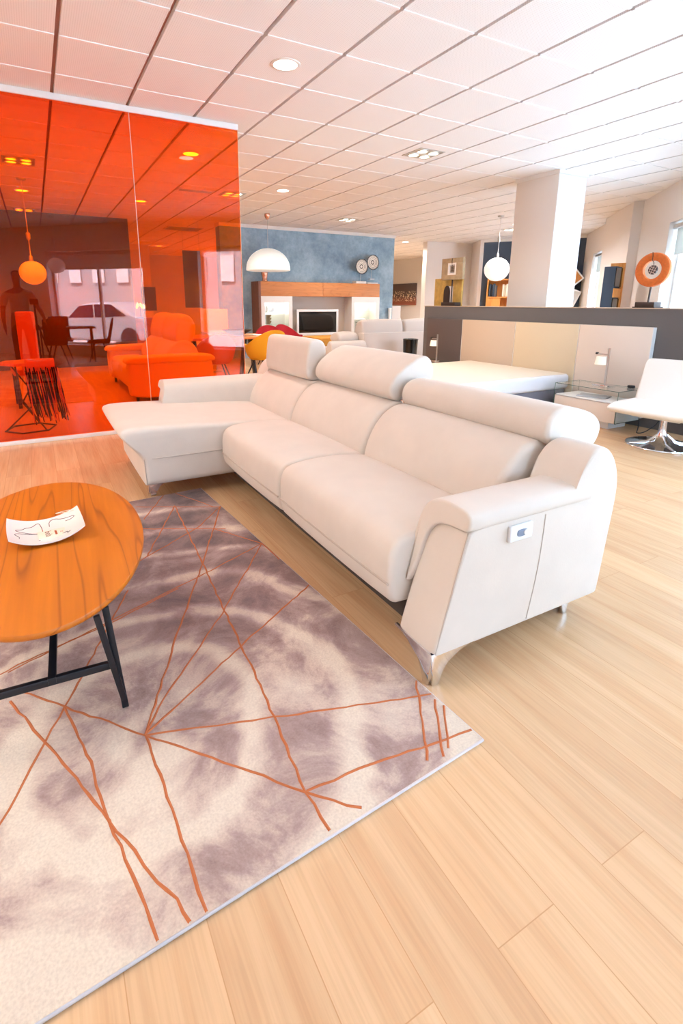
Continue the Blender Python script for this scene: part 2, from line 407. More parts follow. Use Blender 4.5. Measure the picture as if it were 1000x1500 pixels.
def rug_mat():
    m, nt, bs = base('tie_dye_rug_pile'); N = nt.nodes.new; K = nt.links.new
    tc = N('ShaderNodeTexCoord'); sx = N('ShaderNodeSeparateXYZ')
    w = N('ShaderNodeTexNoise'); w.inputs['Scale'].default_value = 1.7; w.inputs['Detail'].default_value = 4
    K(tc.outputs['Object'], w.inputs['Vector'])
    # warped distance from a centre -> pale tie-dye rings
    wm = N('ShaderNodeVectorMath'); wm.operation = 'SCALE'; wm.inputs['Scale'].default_value = .30; K(w.outputs['Color'], wm.inputs[0])
    wa = N('ShaderNodeVectorMath'); wa.operation = 'ADD'; K(tc.outputs['Object'], wa.inputs[0]); K(wm.outputs[0], wa.inputs[1])
    ds = N('ShaderNodeVectorMath'); ds.operation = 'DISTANCE'; K(wa.outputs[0], ds.inputs[0]); ds.inputs[1].default_value = (-.70, .70, .15)
    fq = N('ShaderNodeMath'); fq.operation = 'MULTIPLY'; fq.inputs[1].default_value = 22.0; K(ds.outputs['Value'], fq.inputs[0])
    sn = N('ShaderNodeMath'); sn.operation = 'SINE'; K(fq.outputs[0], sn.inputs[0])
    s0 = N('ShaderNodeMath'); s0.operation = 'MAXIMUM'; s0.inputs[1].default_value = 0; K(sn.outputs[0], s0.inputs[0])
    s1 = N('ShaderNodeMath'); s1.operation = 'POWER'; s1.inputs[1].default_value = 2.2; K(s0.outputs[0], s1.inputs[0])
    bl = N('ShaderNodeTexNoise'); bl.inputs['Scale'].default_value = 3.0; bl.inputs['Detail'].default_value = 8; bl.inputs['Roughness'].default_value = .66; bl.inputs['Distortion'].default_value = .5
    K(tc.outputs['Object'], bl.inputs['Vector'])
    m1 = N('ShaderNodeMath'); m1.operation = 'MULTIPLY'; m1.inputs[1].default_value = -.17; K(s1.outputs[0], m1.inputs[0])
    a1 = N('ShaderNodeMath'); K(bl.outputs['Fac'], a1.inputs[0]); K(m1.outputs[0], a1.inputs[1])
    K(tc.outputs['Object'], sx.inputs[0])
    # dyed more deeply towards the sofa end, undyed towards the near corner
    gx = N('ShaderNodeMath'); gx.operation = 'MULTIPLY_ADD'; gx.inputs[1].default_value = .45; K(sx.outputs['X'], gx.inputs[0]); K(sx.outputs['Y'], gx.inputs[2])
    g = N('ShaderNodeMapRange'); g.inputs['From Min'].default_value = -.5; g.inputs['From Max'].default_value = 1.6; g.inputs['To Min'].default_value = -.17; g.inputs['To Max'].default_value = .16
    K(gx.outputs[0], g.inputs['Value'])
    a2 = N('ShaderNodeMath'); K(a1.outputs[0], a2.inputs[0]); K(g.outputs[0], a2.inputs[1])
    r = N('ShaderNodeValToRGB'); e = r.color_ramp.elements
    e[0].position = .30; e[0].color = lin(226, 211, 193); e[1].position = .78; e[1].color = lin(84, 62, 62)
    for p_, c_ in ((.41, lin(206, 184, 170)), (.49, lin(172, 146, 139)), (.60, lin(138, 110, 106))):
        x = e.new(p_); x.color = c_
    K(a2.outputs[0], r.inputs['Fac'])
    hf = N('ShaderNodeTexNoise'); hf.inputs['Scale'].default_value = 150; hf.inputs['Detail'].default_value = 3; K(tc.outputs['Object'], hf.inputs['Vector'])
    r2 = N('ShaderNodeValToRGB'); r2.color_ramp.elements[0].position = .3; r2.color_ramp.elements[0].color = (.86, .84, .84, 1); r2.color_ramp.elements[1].position = .65; r2.color_ramp.elements[1].color = (1, 1, 1, 1)
    K(hf.outputs['Fac'], r2.inputs['Fac'])
    mx = N('ShaderNodeMix'); mx.data_type = 'RGBA'; mx.blend_type = 'MULTIPLY'; mx.inputs[0].default_value = 1
    K(r.outputs['Color'], mx.inputs[6]); K(r2.outputs['Color'], mx.inputs[7]); K(mx.outputs[2], bs.inputs['Base Color'])
    bs.inputs['Roughness'].default_value = .95; bs.inputs['Sheen Weight'].default_value = .3; bs.inputs['Specular IOR Level'].default_value = .15
    bp = N('ShaderNodeBump'); bp.inputs['Strength'].default_value = .5; bp.inputs['Distance'].default_value = .003
    h2 = N('ShaderNodeTexNoise'); h2.inputs['Scale'].default_value = 160; K(tc.outputs['Object'], h2.inputs['Vector']); K(h2.outputs['Fac'], bp.inputs['Height']); K(bp.outputs['Normal'], bs.inputs['Normal'])
    return m
M['rug'] = rug_mat()
M['rug_copper'] = P('copper_rug_yarn', lin(184, 102, 56), .85, bump=.4, bscale=300)
M['rug_edge'] = P('rug_binding', lin(222, 214, 214), .9)

def tile_mat():
    m, nt, bs = base('perforated_ceiling_tile'); N = nt.nodes.new; K = nt.links.new
    tc = N('ShaderNodeTexCoord'); mp = N('ShaderNodeMapping'); mp.inputs['Scale'].default_value = (75, 75, 0)
    K(tc.outputs['Object'], mp.inputs['Vector'])
    v = N('ShaderNodeTexVoronoi'); v.inputs['Scale'].default_value = 1; v.inputs['Randomness'].default_value = 0; K(mp.outputs['Vector'], v.inputs['Vector'])
    r = N('ShaderNodeValToRGB'); r.color_ramp.elements[0].position = .16; r.color_ramp.elements[0].color = lin(222, 216, 213); r.color_ramp.elements[1].position = .24; r.color_ramp.elements[1].color = lin(245, 241, 239)
    K(v.outputs['Distance'], r.inputs['Fac']); K(r.outputs['Color'], bs.inputs['Base Color'])
    bs.inputs['Roughness'].default_value = .8
    return m
M['tile'] = tile_mat()
M['tile_rail'] = P('white_tile_rail', lin(246, 242, 240), .6)
M['gap'] = P('brown_ceiling_profile', lin(176, 126, 110), .6)

def blind_mat():
    m = bpy.data.materials.new('roller_blind_cloth'); m.use_nodes = True; nt = m.node_tree; nt.nodes.clear()
    o = nt.nodes.new('ShaderNodeOutputMaterial'); t = nt.nodes.new('ShaderNodeBsdfTranslucent'); d = nt.nodes.new('ShaderNodeBsdfDiffuse'); mx = nt.nodes.new('ShaderNodeMixShader')
    t.inputs['Color'].default_value = (.55, .54, .5, 1); d.inputs['Color'].default_value = (.62, .60, .57, 1); mx.inputs[0].default_value = .45
    nt.links.new(d.outputs[0], mx.inputs[1]); nt.links.new(t.outputs[0], mx.inputs[2]); nt.links.new(mx.outputs[0], o.inputs['Surface'])
    return m
M['blind'] = blind_mat()

# ------------------------------------------------------------------ camera
cam = bpy.data.cameras.new('camera'); co = bpy.data.objects.new('camera', cam); COL.objects.link(co)
cam.sensor_fit = 'VERTICAL'; cam.sensor_height = 36; cam.lens = 750/1500*36
cam.shift_x = .02; cam.shift_y = -.08; cam.clip_start = .06; cam.clip_end = 200
Rt = Vector((.87856914, -.47760882, .00246556)); Dn = Vector((-.11346111, -.21372243, -.9702831)); Fw = Vector((.46394271, .85218105, -.24195996))
up = -Dn; bk = -Fw
co.matrix_world = Matrix(((Rt.x, up.x, bk.x, 0), (Rt.y, up.y, bk.y, 0), (Rt.z, up.z, bk.z, 1.285), (0, 0, 0, 1)))
S.camera = co

# ================================================================== SETTING
CEIL = 2.99
WO = Vector((3.85, 0, 0)); WD = Vector((.70, .715, 0)).normalized(); WN = Vector((WD.y, -WD.x, 0))   # window wall, outward normal
def W(t, d, z): q = WO+WD*t+WN*d; return (q.x, q.y, z)
def wside(x, y): return (Vector((x, y, 0))-WO).dot(WN)     # >0 is outside

mb = MB()
p0 = W(-15.6, .05, 0); p1 = W(12.6, .05, 0)
mb.prism([(p0[0], p0[1]), (p1[0], p1[1]), (14.4, 10.5), (14.4, 21), (p0[0], 21)], XY, -.08, 0)
struct(mb, 'floor', M['floor'])

mb = MB()
for i in range(-22, 21):
    for j in range(-21, 28):
        x0 = 2.13+.6*i; y0 = 2.923+.6686*j
        cx, cy = x0+.3, y0+.334
        if wside(cx, cy) > .42 or x0 < -7.6 or x0 > 14.2 or y0 > 20.8: continue
        g = .0145
        a = (x0+g, x0+.6-g, y0+.003, y0+.6686-.003)
        z = CEIL
        v = [(a[0], a[2], z), (a[1], a[2], z), (a[1], a[3], z), (a[0], a[3], z), (a[0], a[2], z+.03), (a[1], a[2], z+.03), (a[1], a[3], z+.03), (a[0], a[3], z+.03)]
        mb.add(v, [(0, 3, 2, 1), (0, 1, 5, 4), (1, 2, 6, 5), (2, 3, 7, 6), (3, 0, 4, 7)], 0)
        # thin white carrier rail along the row joint, as wide as the tile
        mb.box(a[0], a[1], y0-.011, y0+.011, z-.006, z+.004, mi=1)
q0 = W(-15.6, .3, 0); q1 = W(12.6, .3, 0)
mb.prism([(q0[0], q0[1]), (q1[0], q1[1]), (14.4, 10.5), (14.4, 21), (q0[0], 21)], XY, CEIL+.03, CEIL+.2, mi=2)
struct(mb, 'ceiling', [M['tile'], M['tile_rail'], M['gap']])

# window wall (oblique) with its openings
wins = [(-13.4, -10.4), (-10.1, -7.2), (-5.0, -2.35), (-.95, 1.0), (1.15, 2.3), (2.75, 3.95), (4.3, 6.5), (10.0, 11.6)]  # first two are unseen openings added to light the sofa front
SILL, HEAD = .26, 2.44
mb = MB()
def wseg(t0, t1, z0, z1, d0=0, d1=.28, m=mb, mi=0):
    pts = [W(t0, d0, 0), W(t1, d0, 0), W(t1, d1, 0), W(t0, d1, 0)]
    m.prism([(p[0], p[1]) for p in pts], XY, z0, z1, mi)
edges = [-15.6]+[e for w in wins for e in w]+[12.62]
for k in range(0, len(edges), 2): wseg(edges[k], edges[k+1], 0, CEIL+.05)
for a, b in wins:
    wseg(a, b, 0, SILL); wseg(a, b, HEAD, CEIL+.05)
wseg(7.95, 9.9, 0, CEIL, -.16, 0)     # pilaster between the two windows
struct(mb, 'wall_right', M['wall'])
for k, (a, b) in enumerate(wins):
    f = MB()
    for (t0, t1, z0, z1) in ((a, a+.06, SILL, HEAD), (b-.06, b, SILL, HEAD), (a, b, SILL, SILL+.06), (a, b, HEAD-.06, HEAD), ((a+b)/2-.03, (a+b)/2+.03, SILL, HEAD)):
        wseg(t0, t1, z0, z1, .16, .22, f)
    wo = struct(f, 'window_%d' % (k+1), M['white'])
    gl = MB(); pts = [W(a+.05, .19, SILL+.05), W(b-.05, .19, SILL+.05), W(b-.05, .19, HEAD-.05), W(a+.05, .19, HEAD-.05)]
    gl.add(pts, [(0, 1, 2, 3)]); gl.build('window_pane', M['window_glass'], wo)
    sl = MB(); wseg(a, b, SILL, SILL+.015, -.04, .16, sl); sl.build('window_sill', M['white'], wo)
    place = ['on the added unseen window at the far left end', 'on the second added unseen window from the left', 'at the darker end of the shop window wall', 'on the window nearest the camera end', 'on the narrow window beside the white swivel chair', 'on the narrow window just behind the low taupe wall', 'behind the orange ring sculpture', 'by the leaning wooden display cabinet'][k]
    ctr = W((a+b)/2, .1, HEAD-.1)
    bl = thing('roller_blind', 'pale grey roller blind half lowered '+place, 'blind', ctr, group='roller blinds on the shop windows')
    r = MB(); r.tube([W(a+.03, .08, HEAD-.06), W(b-.03, .08, HEAD-.06)], .035, 12); r.build('roller', M['steel'], bl)
    c = MB(); zb = (2.3, 2.3, 2.03, 2.34, 2.34, 2.2, 1.98, 2.0)[k]
    pp = [W(a+.05, .10, zb), W(b-.05, .10, zb), W(b-.05, .10, HEAD-.06), W(a+.05, .10, HEAD-.06), W(a+.05, .102, zb), W(b-.05, .102, zb), W(b-.05, .102, HEAD-.06), W(a+.05, .102, HEAD-.06)]
    c.add(pp, [(0, 1, 2, 3), (7, 6, 5, 4), (0, 4, 5, 1), (1, 5, 6, 2), (3, 2, 6, 7), (0, 3, 7, 4)]); c.build('blind_cloth', M['blind'], bl)
    h = MB(); h.tube([W(a+.05, .101, zb), W(b-.05, .101, zb)], .011, 8); h.build('hem_bar', M['white'], bl)

def wallbox(name, x0, x1, y0, y1, z0, z1, m): return struct(MB().box(x0, x1, y0, y1, z0, z1), name, m)
wallbox('wall_left', -7.3, -7.0, -11.2, 21, 0, CEIL+.05, M['wall'])
wallbox('wall_far', -7.3, 14.6, 20.6, 20.9, 0, CEIL+.05, M['wall_grey'])
wallbox('wall_blue', 3.76, 8.5, 11.6, 11.88, 0, CEIL-.075, M['concrete'])
struct(MB().box(3.74, 8.52, 11.57, 11.9, CEIL-.075, CEIL-.002), 'trim_1', M['white_matt'])
wallbox('wall_picture', 13.3, 13.6, 12.0, 20.6, 0, CEIL+.05, M['wall_grey'])

def seg_wall(name, a, b, th, z0, z1, m):
    a = Vector(a+(0,)); b = Vector(b+(0,)); t = (b-a).normalized(); n = Vector((-t.y, t.x, 0))*th
    return struct(MB().prism([(p.x, p.y) for p in (a, b, b+n, a+n)], XY, z0, z1), name, m)
seg_wall('wall_partition', (11.62, 11.98), (10.1, 12.2), -.22, 0, CEIL, M['wall'])
seg_wall('wall_return', (11.13, 11.16), (11.62, 11.98), -.12, 0, CEIL, M['wall'])
seg_wall('wall_dark_blue', (11.18, 11.16), (12.72, 8.95), .2, 0, 2.915, M['dark_blue'])
seg_wall('trim_2', (11.18, 11.16), (12.72, 8.95), .2, 2.915, CEIL, M['white_matt'])
seg_wall('wall_closing', (12.72, 8.95), (13.5, 12.2), -.2, 0, CEIL, M['wall'])
d = MB().box(11.235, 11.30, 11.32, 11.36, 0, 2.05)
mb = MB()
for o_ in (0.0,):
    a = Vector((11.2, 11.2, 0)); b = Vector((11.6, 11.92, 0)); t = (b-a).normalized(); n = Vector((-t.y, t.x, 0))
    for (s0, s1, z0, z1) in ((.12, .18, 0, 2.1), (.72, .78, 0, 2.1), (.12, .78, 2.04, 2.1)):
        q = [a+t*s0, a+t*s1, a+t*s1+n*.03, a+t*s0+n*.03]
        mb.prism([(p.x, p.y) for p in q], XY, z0, z1)
struct(mb, 'door_1', M['wall'])

# white square column
struct(MB().box(6.25, 6.82, 4.95, 5.65, 0, CEIL, bev=.006), 'column', M['wall'])
struct(MB().box(6.235, 6.835, 4.935, 5.665, CEIL-.05, CEIL-.001), 'trim_3', M['white_matt'])
# low taupe wall behind the bed
struct(MB().box(5.56, 5.84, 1.6, 6.70, 0, 1.228), 'wall_low', M['taupe'])
struct(MB().box(5.55, 5.85, 1.59, 6.71, 1.228, 1.237), 'trim_4', M['beige_panel'])

# orange glass screen and its rails
def glass_panel(x0, x1, label):
    t = thing('orange_glass_panel', label, 'glass panel', ((x0+x1)/2, 5.37, .035), group='tall orange glass panels')
    MB().box(x0, x1, 5.363, 5.377, .035, 2.94).build('glass_sheet', M['orange_glass'], t)
    e = MB()
    e.box(x1-.0005, x1+.0035, 5.363, 5.377, .035, 2.94); e.build('polished_edge', M['glass_edge_pale'], t)
    return t
M['glass_edge_pale'] = P('pale_glass_edge', lin(246, 196, 150), .25)
glass_panel(.945, 1.965, 'orange glass panel right of the seam, its edge beside the blue wall')
glass_panel(-1.35, .937, 'orange glass panel left of the seam with dining things behind')
tag(MB().box(-1.35, 1.97, 5.345, 5.395, 2.94, CEIL-.001, bev=.003).build('mounting_rail', M['white']), 'white metal rail holding the orange glass to the ceiling', 'rail')
tag(MB().box(-1.35, 1.97, 5.34, 5.40, 0, .035, bev=.003).build('floor_rail', M['white']), 'white floor track under the orange glass panels', 'rail')

# ================================================================== SOFA
SO = thing('sofa', 'large beige suede corner sofa with chaise and tilting headrests', 'sofa', (1.5, 2.7, 0))
def seat(y0, y1):
    p = [(1.07, .19), (1.035, .205), (1.022, .25), (1.016, .33), (1.022, .41), (1.05, .458), (1.14, .478), (1.34, .482), (1.52, .462), (1.60, .43), (1.62, .19)]
    o = MB().loft(p, XZ, y0, y1, .028, .006, it=2).build('seat_cushion', M['suede'], SO)
    s = MB(); s.tube([(1.0185-.006*math.sin(PI*u)**.6, y0+.012+(y1-y0-.024)*u, .285) for u in [k/10 for k in range(11)]], .0045, 8)
    s.build('seam', M['suede_seam'], o, local=False)
    return o
def build_under(o): pass
seat(1.345, 2.332); seat(2.336, 3.298)
ch = MB().loft([(.54, .113), (.516, .114), (.508, .118), (.504, .14), (.502, .26), (.497, .305), (.468, .345), (.425, .395), (.385, .445), (.368, .478), (.39, .503), (.47, .512), (.75, .505), (1.05, .487), (1.35, .475), (1.6, .45), (1.62, .30), (1.62, .115), (1.2, .113)], XZ, 3.302, 4.30, .04, .004).build('chaise_cushion', M['suede'], SO)
MB().tube([(1.02, 3.2985, .30), (.8, 3.2975, .30), (.58, 3.2995, .30), (.525, 3.311, .303), (.502, 3.335, .305), (.4985, 3.42, .305), (.4985, 4.2, .305)], .0032, 8).build('seam', M['suede_seam'], ch)
MB().tube([(.515, 3.309, .13), (.511, 3.311, .22), (.508, 3.312, .30)], .003, 8).build('seam', M['suede_seam'], ch)
backp = [(1.53, .40), (1.532, .46), (1.556, .54), (1.60, .62), (1.66, .685), (1.73, .722), (1.80, .728), (1.90, .70), (1.945, .62), (1.95, .40), (1.94, .14), (1.62, .14), (1.60, .32)]
for y0, y1 in ((1.37, 2.331), (2.337, 3.297), (3.303, 4.135)):
    MB().loft(backp, XZ, y0, y1, .035, .006).build('backrest', M['suede'], SO)
MB().box(1.93, 1.968, 1.32, 4.14, .14, .66, bev=.015).build('back_panel', M['suede'], SO)
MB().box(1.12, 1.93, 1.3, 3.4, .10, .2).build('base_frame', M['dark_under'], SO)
def head(p, y0, y1): return MB().loft(p, XZ, y0, y1, .022, .004).build('headrest', M['suede'], SO)
head([(1.79, .728), (1.775, .785), (1.80, .845), (1.885, .872), (2.0, .848), (2.105, .812), (2.15, .75), (2.115, .668), (2.03, .645), (1.93, .665), (1.84, .70)], 1.338, 2.318)
head([(1.765, .735), (1.725, .785), (1.75, .86), (1.84, .93), (1.955, .985), (2.02, .975), (2.055, .905), (2.045, .845), (1.985, .805), (1.88, .758), (1.81, .722)], 2.355, 3.285)
head([(1.70, .725), (1.685, .80), (1.70, .94), (1.715, 1.012), (1.77, 1.028), (1.83, 1.012), (1.86, .95), (1.848, .80), (1.81, .725)], 3.32, 4.10)
for y in (2.335, 3.30):
    MB().box(1.80, 1.86, y-.02, y+.02, .70, .755, bev=.006).build('headrest_bracket', M['chrome'], SO)

def arm(yo, yi, xb, slope, zt, name_switch=False):
    """arm between outer y (yo) and inner y (yi); front foot at x=xb"""
    sg = 1 if yi > yo else -1
    k = zt-.05
    body = [(xb+.03, .108), (xb+.006, .109), (xb-.001, .113), (xb+.003, .135), (xb+.045*slope*10*.268/.268*.1+.03, .25), (xb+(k-.111)*slope-.004, k-.03), (xb+(k-.111)*slope+.012, k),
            (xb+.35, k), (1.55, k), (1.685, k+.005), (1.71, k+.06), (1.745, k+.15), (1.80, k+.198), (1.87, k+.195), (1.93, k+.145), (1.968, k+.06), (1.972, k-.03), (1.955, .36), (1.932, .135), (1.927, .113), (1.918, .109), (1.89, .108), (1.5, .108)]
    body[4] = (xb+.14*slope, .251)
    a = MB().loft(body, XZ, yo, yi-sg*.012, .016, .003, it=2, r1=.03).build('armrest', M['suede'], SO)
    # padded cap: wraps over the top and down the inner face
    y = lambda v: yo+sg*v
    J = [(-.010, k-.004), (-.016, k+.028), (.002, k+.058), (.06, k+.066), (.13, k+.066), (.19, k+.05), (.222, k+.005), (.228, k-.07), (.227, k-.18), (.218, k-.262), (.196, k-.258), (.180, k-.17), (.172, k-.07), (.14, k-.02), (.06, k-.004)]
    J = [(y(v), z) for v, z in J]
    xr = 1.80
    xf = lambda z: xb+(z-.111)*slope-.016
    L = 1.0
    fn = lambda a_, b_, t: (xf(b_)+t*(xr-xf(b_)), a_, b_)
    # front end rounding is done in x by hand so that the slanted front stays slanted
    p = smooth_poly(J, 2)
    if area2(p) < 0: p = p[::-1]
    n = len(p); st = []
    r0, r1 = .010, .02
    full = xr-xf(k)
    for q in range(5):
        g = PI/2*(1-q/5); st.append((r0*(1-math.sin(g))/full, -r0*(1-math.cos(g))))
    for q in range(9): st.append(((r0+(full-r0-r1)*q/8)/full, 0))
    for q in range(4, -1, -1):
        g = PI/2*(1-q/5); st.append((1-r1*(1-math.sin(g))/full, -r1*(1-math.cos(g))))
    b = bmesh.new(); rings = []
    for t, dd in st: rings.append([b.verts.new(fn(c[0], c[1], t)) for c in _shift(p, dd)])
    for i in range(len(rings)-1):
        for j in range(n): b.faces.new((rings[i][j], rings[i][(j+1) % n], rings[i+1][(j+1) % n], rings[i+1][j]))
    b.faces.new(rings[0][::-1]); b.faces.new(rings[-1])
    bmesh.ops.recalc_face_normals(b, faces=b.faces[:])
    MB().bm(b, 0, True).build('armrest_pad', M['suede'], a)
    s = MB(); ys = yo-sg*.0005
    s.tube([(xb+.006+(z-.111)*slope, yo+sg*.004, z) for z in (.125, .2, .3, .4, .5, k-.01)], .0035, 8)
    s.build('seam', M['suede_seam'], a)
    s = MB(); s.tube([(1.545-.045*(1-u)+.012*math.sin(PI*u), yo-sg*.0003, .125+(k-.14)*u) for u in [q/8 for q in range(9)]], .0022, 8)
    s.build('seam', M['suede_seam'], a)
    return a
arm(1.13, 1.345, 1.05, .268, .606)
arm(4.335, 4.12, .74, .20, .655)
# recliner switch on the near arm
sw = MB().box(1.352, 1.468, 1.116, 1.132, .474, .535, bev=.006, seg=3).build('recliner_switch', M['plastic_white'], SO)
MB().loft([(1.388, .494), (1.386, .505), (1.388, .516), (1.41, .519), (1.435, .516), (1.437, .505), (1.435, .494), (1.41, .491)], XZ, 1.1165, 1.1135, .0008, 0).build('slider', M['plastic_grey'], sw)
MB().lathe([(0, 0), (.0105, 0), (.0105, .004), (.0, .005)], (0, 0, 0), 20)
kb = MB(); kb.lathe([(.0, .0), (.0105, .0), (.0105, .003), (.009, .0045), (0, .0045)], (0, 0, 0), 20)
kb.v = [(1.4265+v[0], 1.1145-v[2], .505+v[1]) for v in kb.v]; kb.build('knob', M['plastic_white'], sw)
tg = MB().box(1.955, 1.972, 1.15, 1.19, .30, .325).build('brand_tab', M['dark_blue'], SO)

def foot(x, y, dx, dy):
    prof = [(0, .128), (.21, .128), (.205, .118), (.13, .105), (.075, .075), (.05, .035), (.040, 0), (.014, 0), (.008, .06)]
    f = MB()
    f.prism([(x+dx*a, z) for a, z in prof], XZ, y, y+dy*.014, bev=.002)
    f.prism([(y+dy*a, z) for a, z in prof], YZ, x, x+dx*.014, bev=.002)
    f.build('foot', M['chrome'], SO)
foot(1.043, 1.131, 1, 1); foot(1.865, 1.20, -1, 1); foot(.535, 3.395, 1, 1); foot(.53, 4.27, 1, -1); foot(1.93, 4.31, -1, -1)

# ================================================================== RUG
RZ = math.atan2(.0609, .9981)
rug = thing('rug', 'mauve and cream tie dye rug with copper lines under the table', 'rug', (1.036, .883, 0), RZ)
# local: x runs from 0 to -1.72 (left), y from 0 to 2.516 (away)
RW, RL = 1.72, 2.516
g = MB(); nx, ny = 44, 64
def rz(x, y): return .0125
vs = [(-RW*i/nx, RL*j/ny, .0125) for j in range(ny+1) for i in range(nx+1)]
fs = [(j*(nx+1)+i, (j+1)*(nx+1)+i, (j+1)*(nx+1)+i+1, j*(nx+1)+i+1) for j in range(ny) for i in range(nx)]
g.add(vs, fs, 0, True)
LINES = [[(1.201, 0.92), (1.115, 0.679), (1.053, 0.5), (1.0, 0.323), (0.983, 0.208), (0.973, 0.123), (0.962, 0.004)], [(1.05, 0.799), (1.013, 0.532), (1.007, 0.405), (1.0, 0.323), (0.963, 0.218), (0.934, 0.121), (0.909, 0.061), (0.896, 0.004)], [(0.726, 1.411), (0.997, 0.896), (1.05, 0.799), (1.115, 0.679), (1.178, 0.559), (1.234, 0.462), (1.5, .0)], [(1.4, 1.15), (1.14, 0.92), (1.05, 0.799), (0.856, 0.547), (0.741, 0.399), (0.614, 0.234), (0.539, 0.13), (0.44, 0.015)], [(0.856, 0.547), (0.856, 0.311), (0.859, 0.142), (0.863, 0.004)], [(0.856, 0.547), (0.495, 0.404), (0.207, 0.291), (0.004, 0.216)], [(0.856, 0.547), (0.771, 0.663), (0.633, 0.804), (0.422, 1.024), (0.004, 1.515)], [(0.856, 0.547), (0.799, 0.659), (0.648, 0.946), (0.351, 1.474), (0.004, 2.128)], [(0.856, 0.547), (0.479, 0.762), (0.004, 1.016)], [(0.25, 2.29), (0.351, 1.474), (0.408, 1.062), (0.462, 0.625), (0.495, 0.404), (0.539, 0.13), (0.54, 0.01)], [(0.539, 0.13), (0.331, 0.106), (0.141, 0.065), (0.004, 0.043)], [(0.004, 0.289), (0.193, 0.029)], [(0.011, 0.19), (0.148, 0.016)], [(0.006, 0.156), (0.111, 0.026)], [(0.263, 2.51), (0.473, 2.177)], [(0.004, 2.128), (0.226, 1.899), (0.573, 1.687), (.9, 1.5)], [(0.25, 2.29), (0.573, 1.687)], [(0.47, 2.4), (0.004, 2.117)], [(0.546, 2.064), (0.098, 1.797)], [(0.004, 1.515), (0.344, 1.383), (0.581, 1.301), (0.815, 1.217), (1.2, 1.08)], [(0.181, 2.51), (0.041, 2.134)], [(0.158, 1.824), (0.004, 1.515), (0.006, 1.302)], [(0.528, 1.309), (0.828, 1.197), (1.171, 1.107), (1.5, .95)]]
rl = random.Random(3)
for ln in LINES:
    pts = []
    for a, b in zip(ln[:-1], ln[1:]):
        m_ = max(2, int(math.hypot(b[0]-a[0], b[1]-a[1])/.035))
        for k in range(m_): pts.append((a[0]+(b[0]-a[0])*k/m_, a[1]+(b[1]-a[1])*k/m_))
    pts.append(ln[-1])
    q = [(-(x+rl.uniform(-.003, .003)), y+rl.uniform(-.003, .003)) for x, y in pts]
    q = [(min(-.003, max(-RW+.003, x)), min(RL-.003, max(.003, y))) for x, y in q]
    vs = []; fs = []
    for i, c in enumerate(q):
        a = q[max(0, i-1)]; b = q[min(len(q)-1, i+1)]
        tx, ty = b[0]-a[0], b[1]-a[1]; l = math.hypot(tx, ty) or 1; w_ = .0037*rl.uniform(.8, 1.2)
        nx_, ny_ = -ty/l*w_, tx/l*w_
        vs += [(c[0]+nx_, c[1]+ny_, .0128), (c[0], c[1], .0150), (c[0]-nx_, c[1]-ny_, .0128)]
    for i in range(len(q)-1):
        o = 3*i; fs += [(o, o+1, o+4, o+3), (o+1, o+2, o+5, o+4)]
    g.add(vs, fs, 1, True)
g.build('pile', [M['rug'], M['rug_copper']], rug, local=True)
e = MB(); e.tube([(0, 0, .0065), (-RW, 0, .0065), (-RW, RL, .0065), (0, RL, .0065)], .0062, 8, closed=True)
e.box(-RW, 0, 0, RL, .0, .006); e.build('bound_edge', M['rug_edge'], rug, local=True)

# ================================================================== COFFEE TABLE
TC = (-.055, 2.063)
tb = thing('coffee_table', 'oval orange wood coffee table on black metal frame', 'table', (TC[0], TC[1], .0155), -.046)
top = MB()
top.lathe([(0, .385), (.985, .385), (.995, .388), (1.0, .395), (1.0, .403), (.996, .4065), (.988, .4075), (0, .4075)], (0, 0, 0), 96, sx=.337, sy=.650)
top.build('tabletop', M['teak'], tb, local=True)
for sy in (-1, 1):
    for sx in (-1, 1):
        l = MB()
        if sx > 0:
            l.bar((.192, sy*.533, 0), (.164, sy*.556, .384), .010, .020, bev=.002); l.bar((.190, sy*.535, .03), (.138, sy*.592, .384), .010, .018, bev=.002)
        else:
            l.bar((-.262, sy*.533, 0), (-.205, sy*.54, .384), .010, .020, bev=.002); l.bar((-.150, sy*.540, .174), (-.128, sy*.545, .384), .010, .018, bev=.002)
        l.build('leg', M['black'], tb, local=True)
    MB().bar((-.236, sy*.540, .174), (.178, sy*.540, .174), .016, .024, bev=.002).build('crossbar', M['black'], tb, local=True)
MB().bar((0, -.55, .178), (0, .55, .178), .022, .022, bev=.002).build('stretcher', M['black'], tb, local=True)
MB().box(-.12, .12, -.50, .50, .376, .3845).build('mounting_plate', M['black'], tb, local=True)

# dish
di = thing('dish', 'white square curved dish with fine line drawing on the coffee table', 'dish', (-.057, 2.085, .4235), .06)
g = MB(); n_ = 22; A_, B_ = .128, .118
def dz(u, v): return .007+.036*abs(u)**2.2+.006*v*v
def dxy(u, v): return (u*A_*(1-.03*v*v), v*B_*(1-.06*u*u))
vs = []; fs = []
for zoff in (0, -.005):
    for j in range(n_+1):
        for i in range(n_+1):
            u = -1+2*i/n_; v = -1+2*j/n_; x, y = dxy(u, v); vs.append((x, y, dz(u, v)+zoff+.002))
N1 = (n_+1)**2
for j in range(n_):
    for i in range(n_):
        a = j*(n_+1)+i; fs.append((a, a+1, a+n_+2, a+n_+1)); fs.append((N1+a, N1+a+n_+1, N1+a+n_+2, N1+a+1))
for i in range(n_):
    for a, b in ((i, i+1), (n_*(n_+1)+i+1, n_*(n_+1)+i), ((i+1)*(n_+1), i*(n_+1)), (i*(n_+1)+n_, (i+1)*(n_+1)+n_)):
        fs.append((b, a, N1+a, N1+b))
g.add(vs, fs, 0, True)
dish = g.build('plate', M['ceramic'], di, local=True)
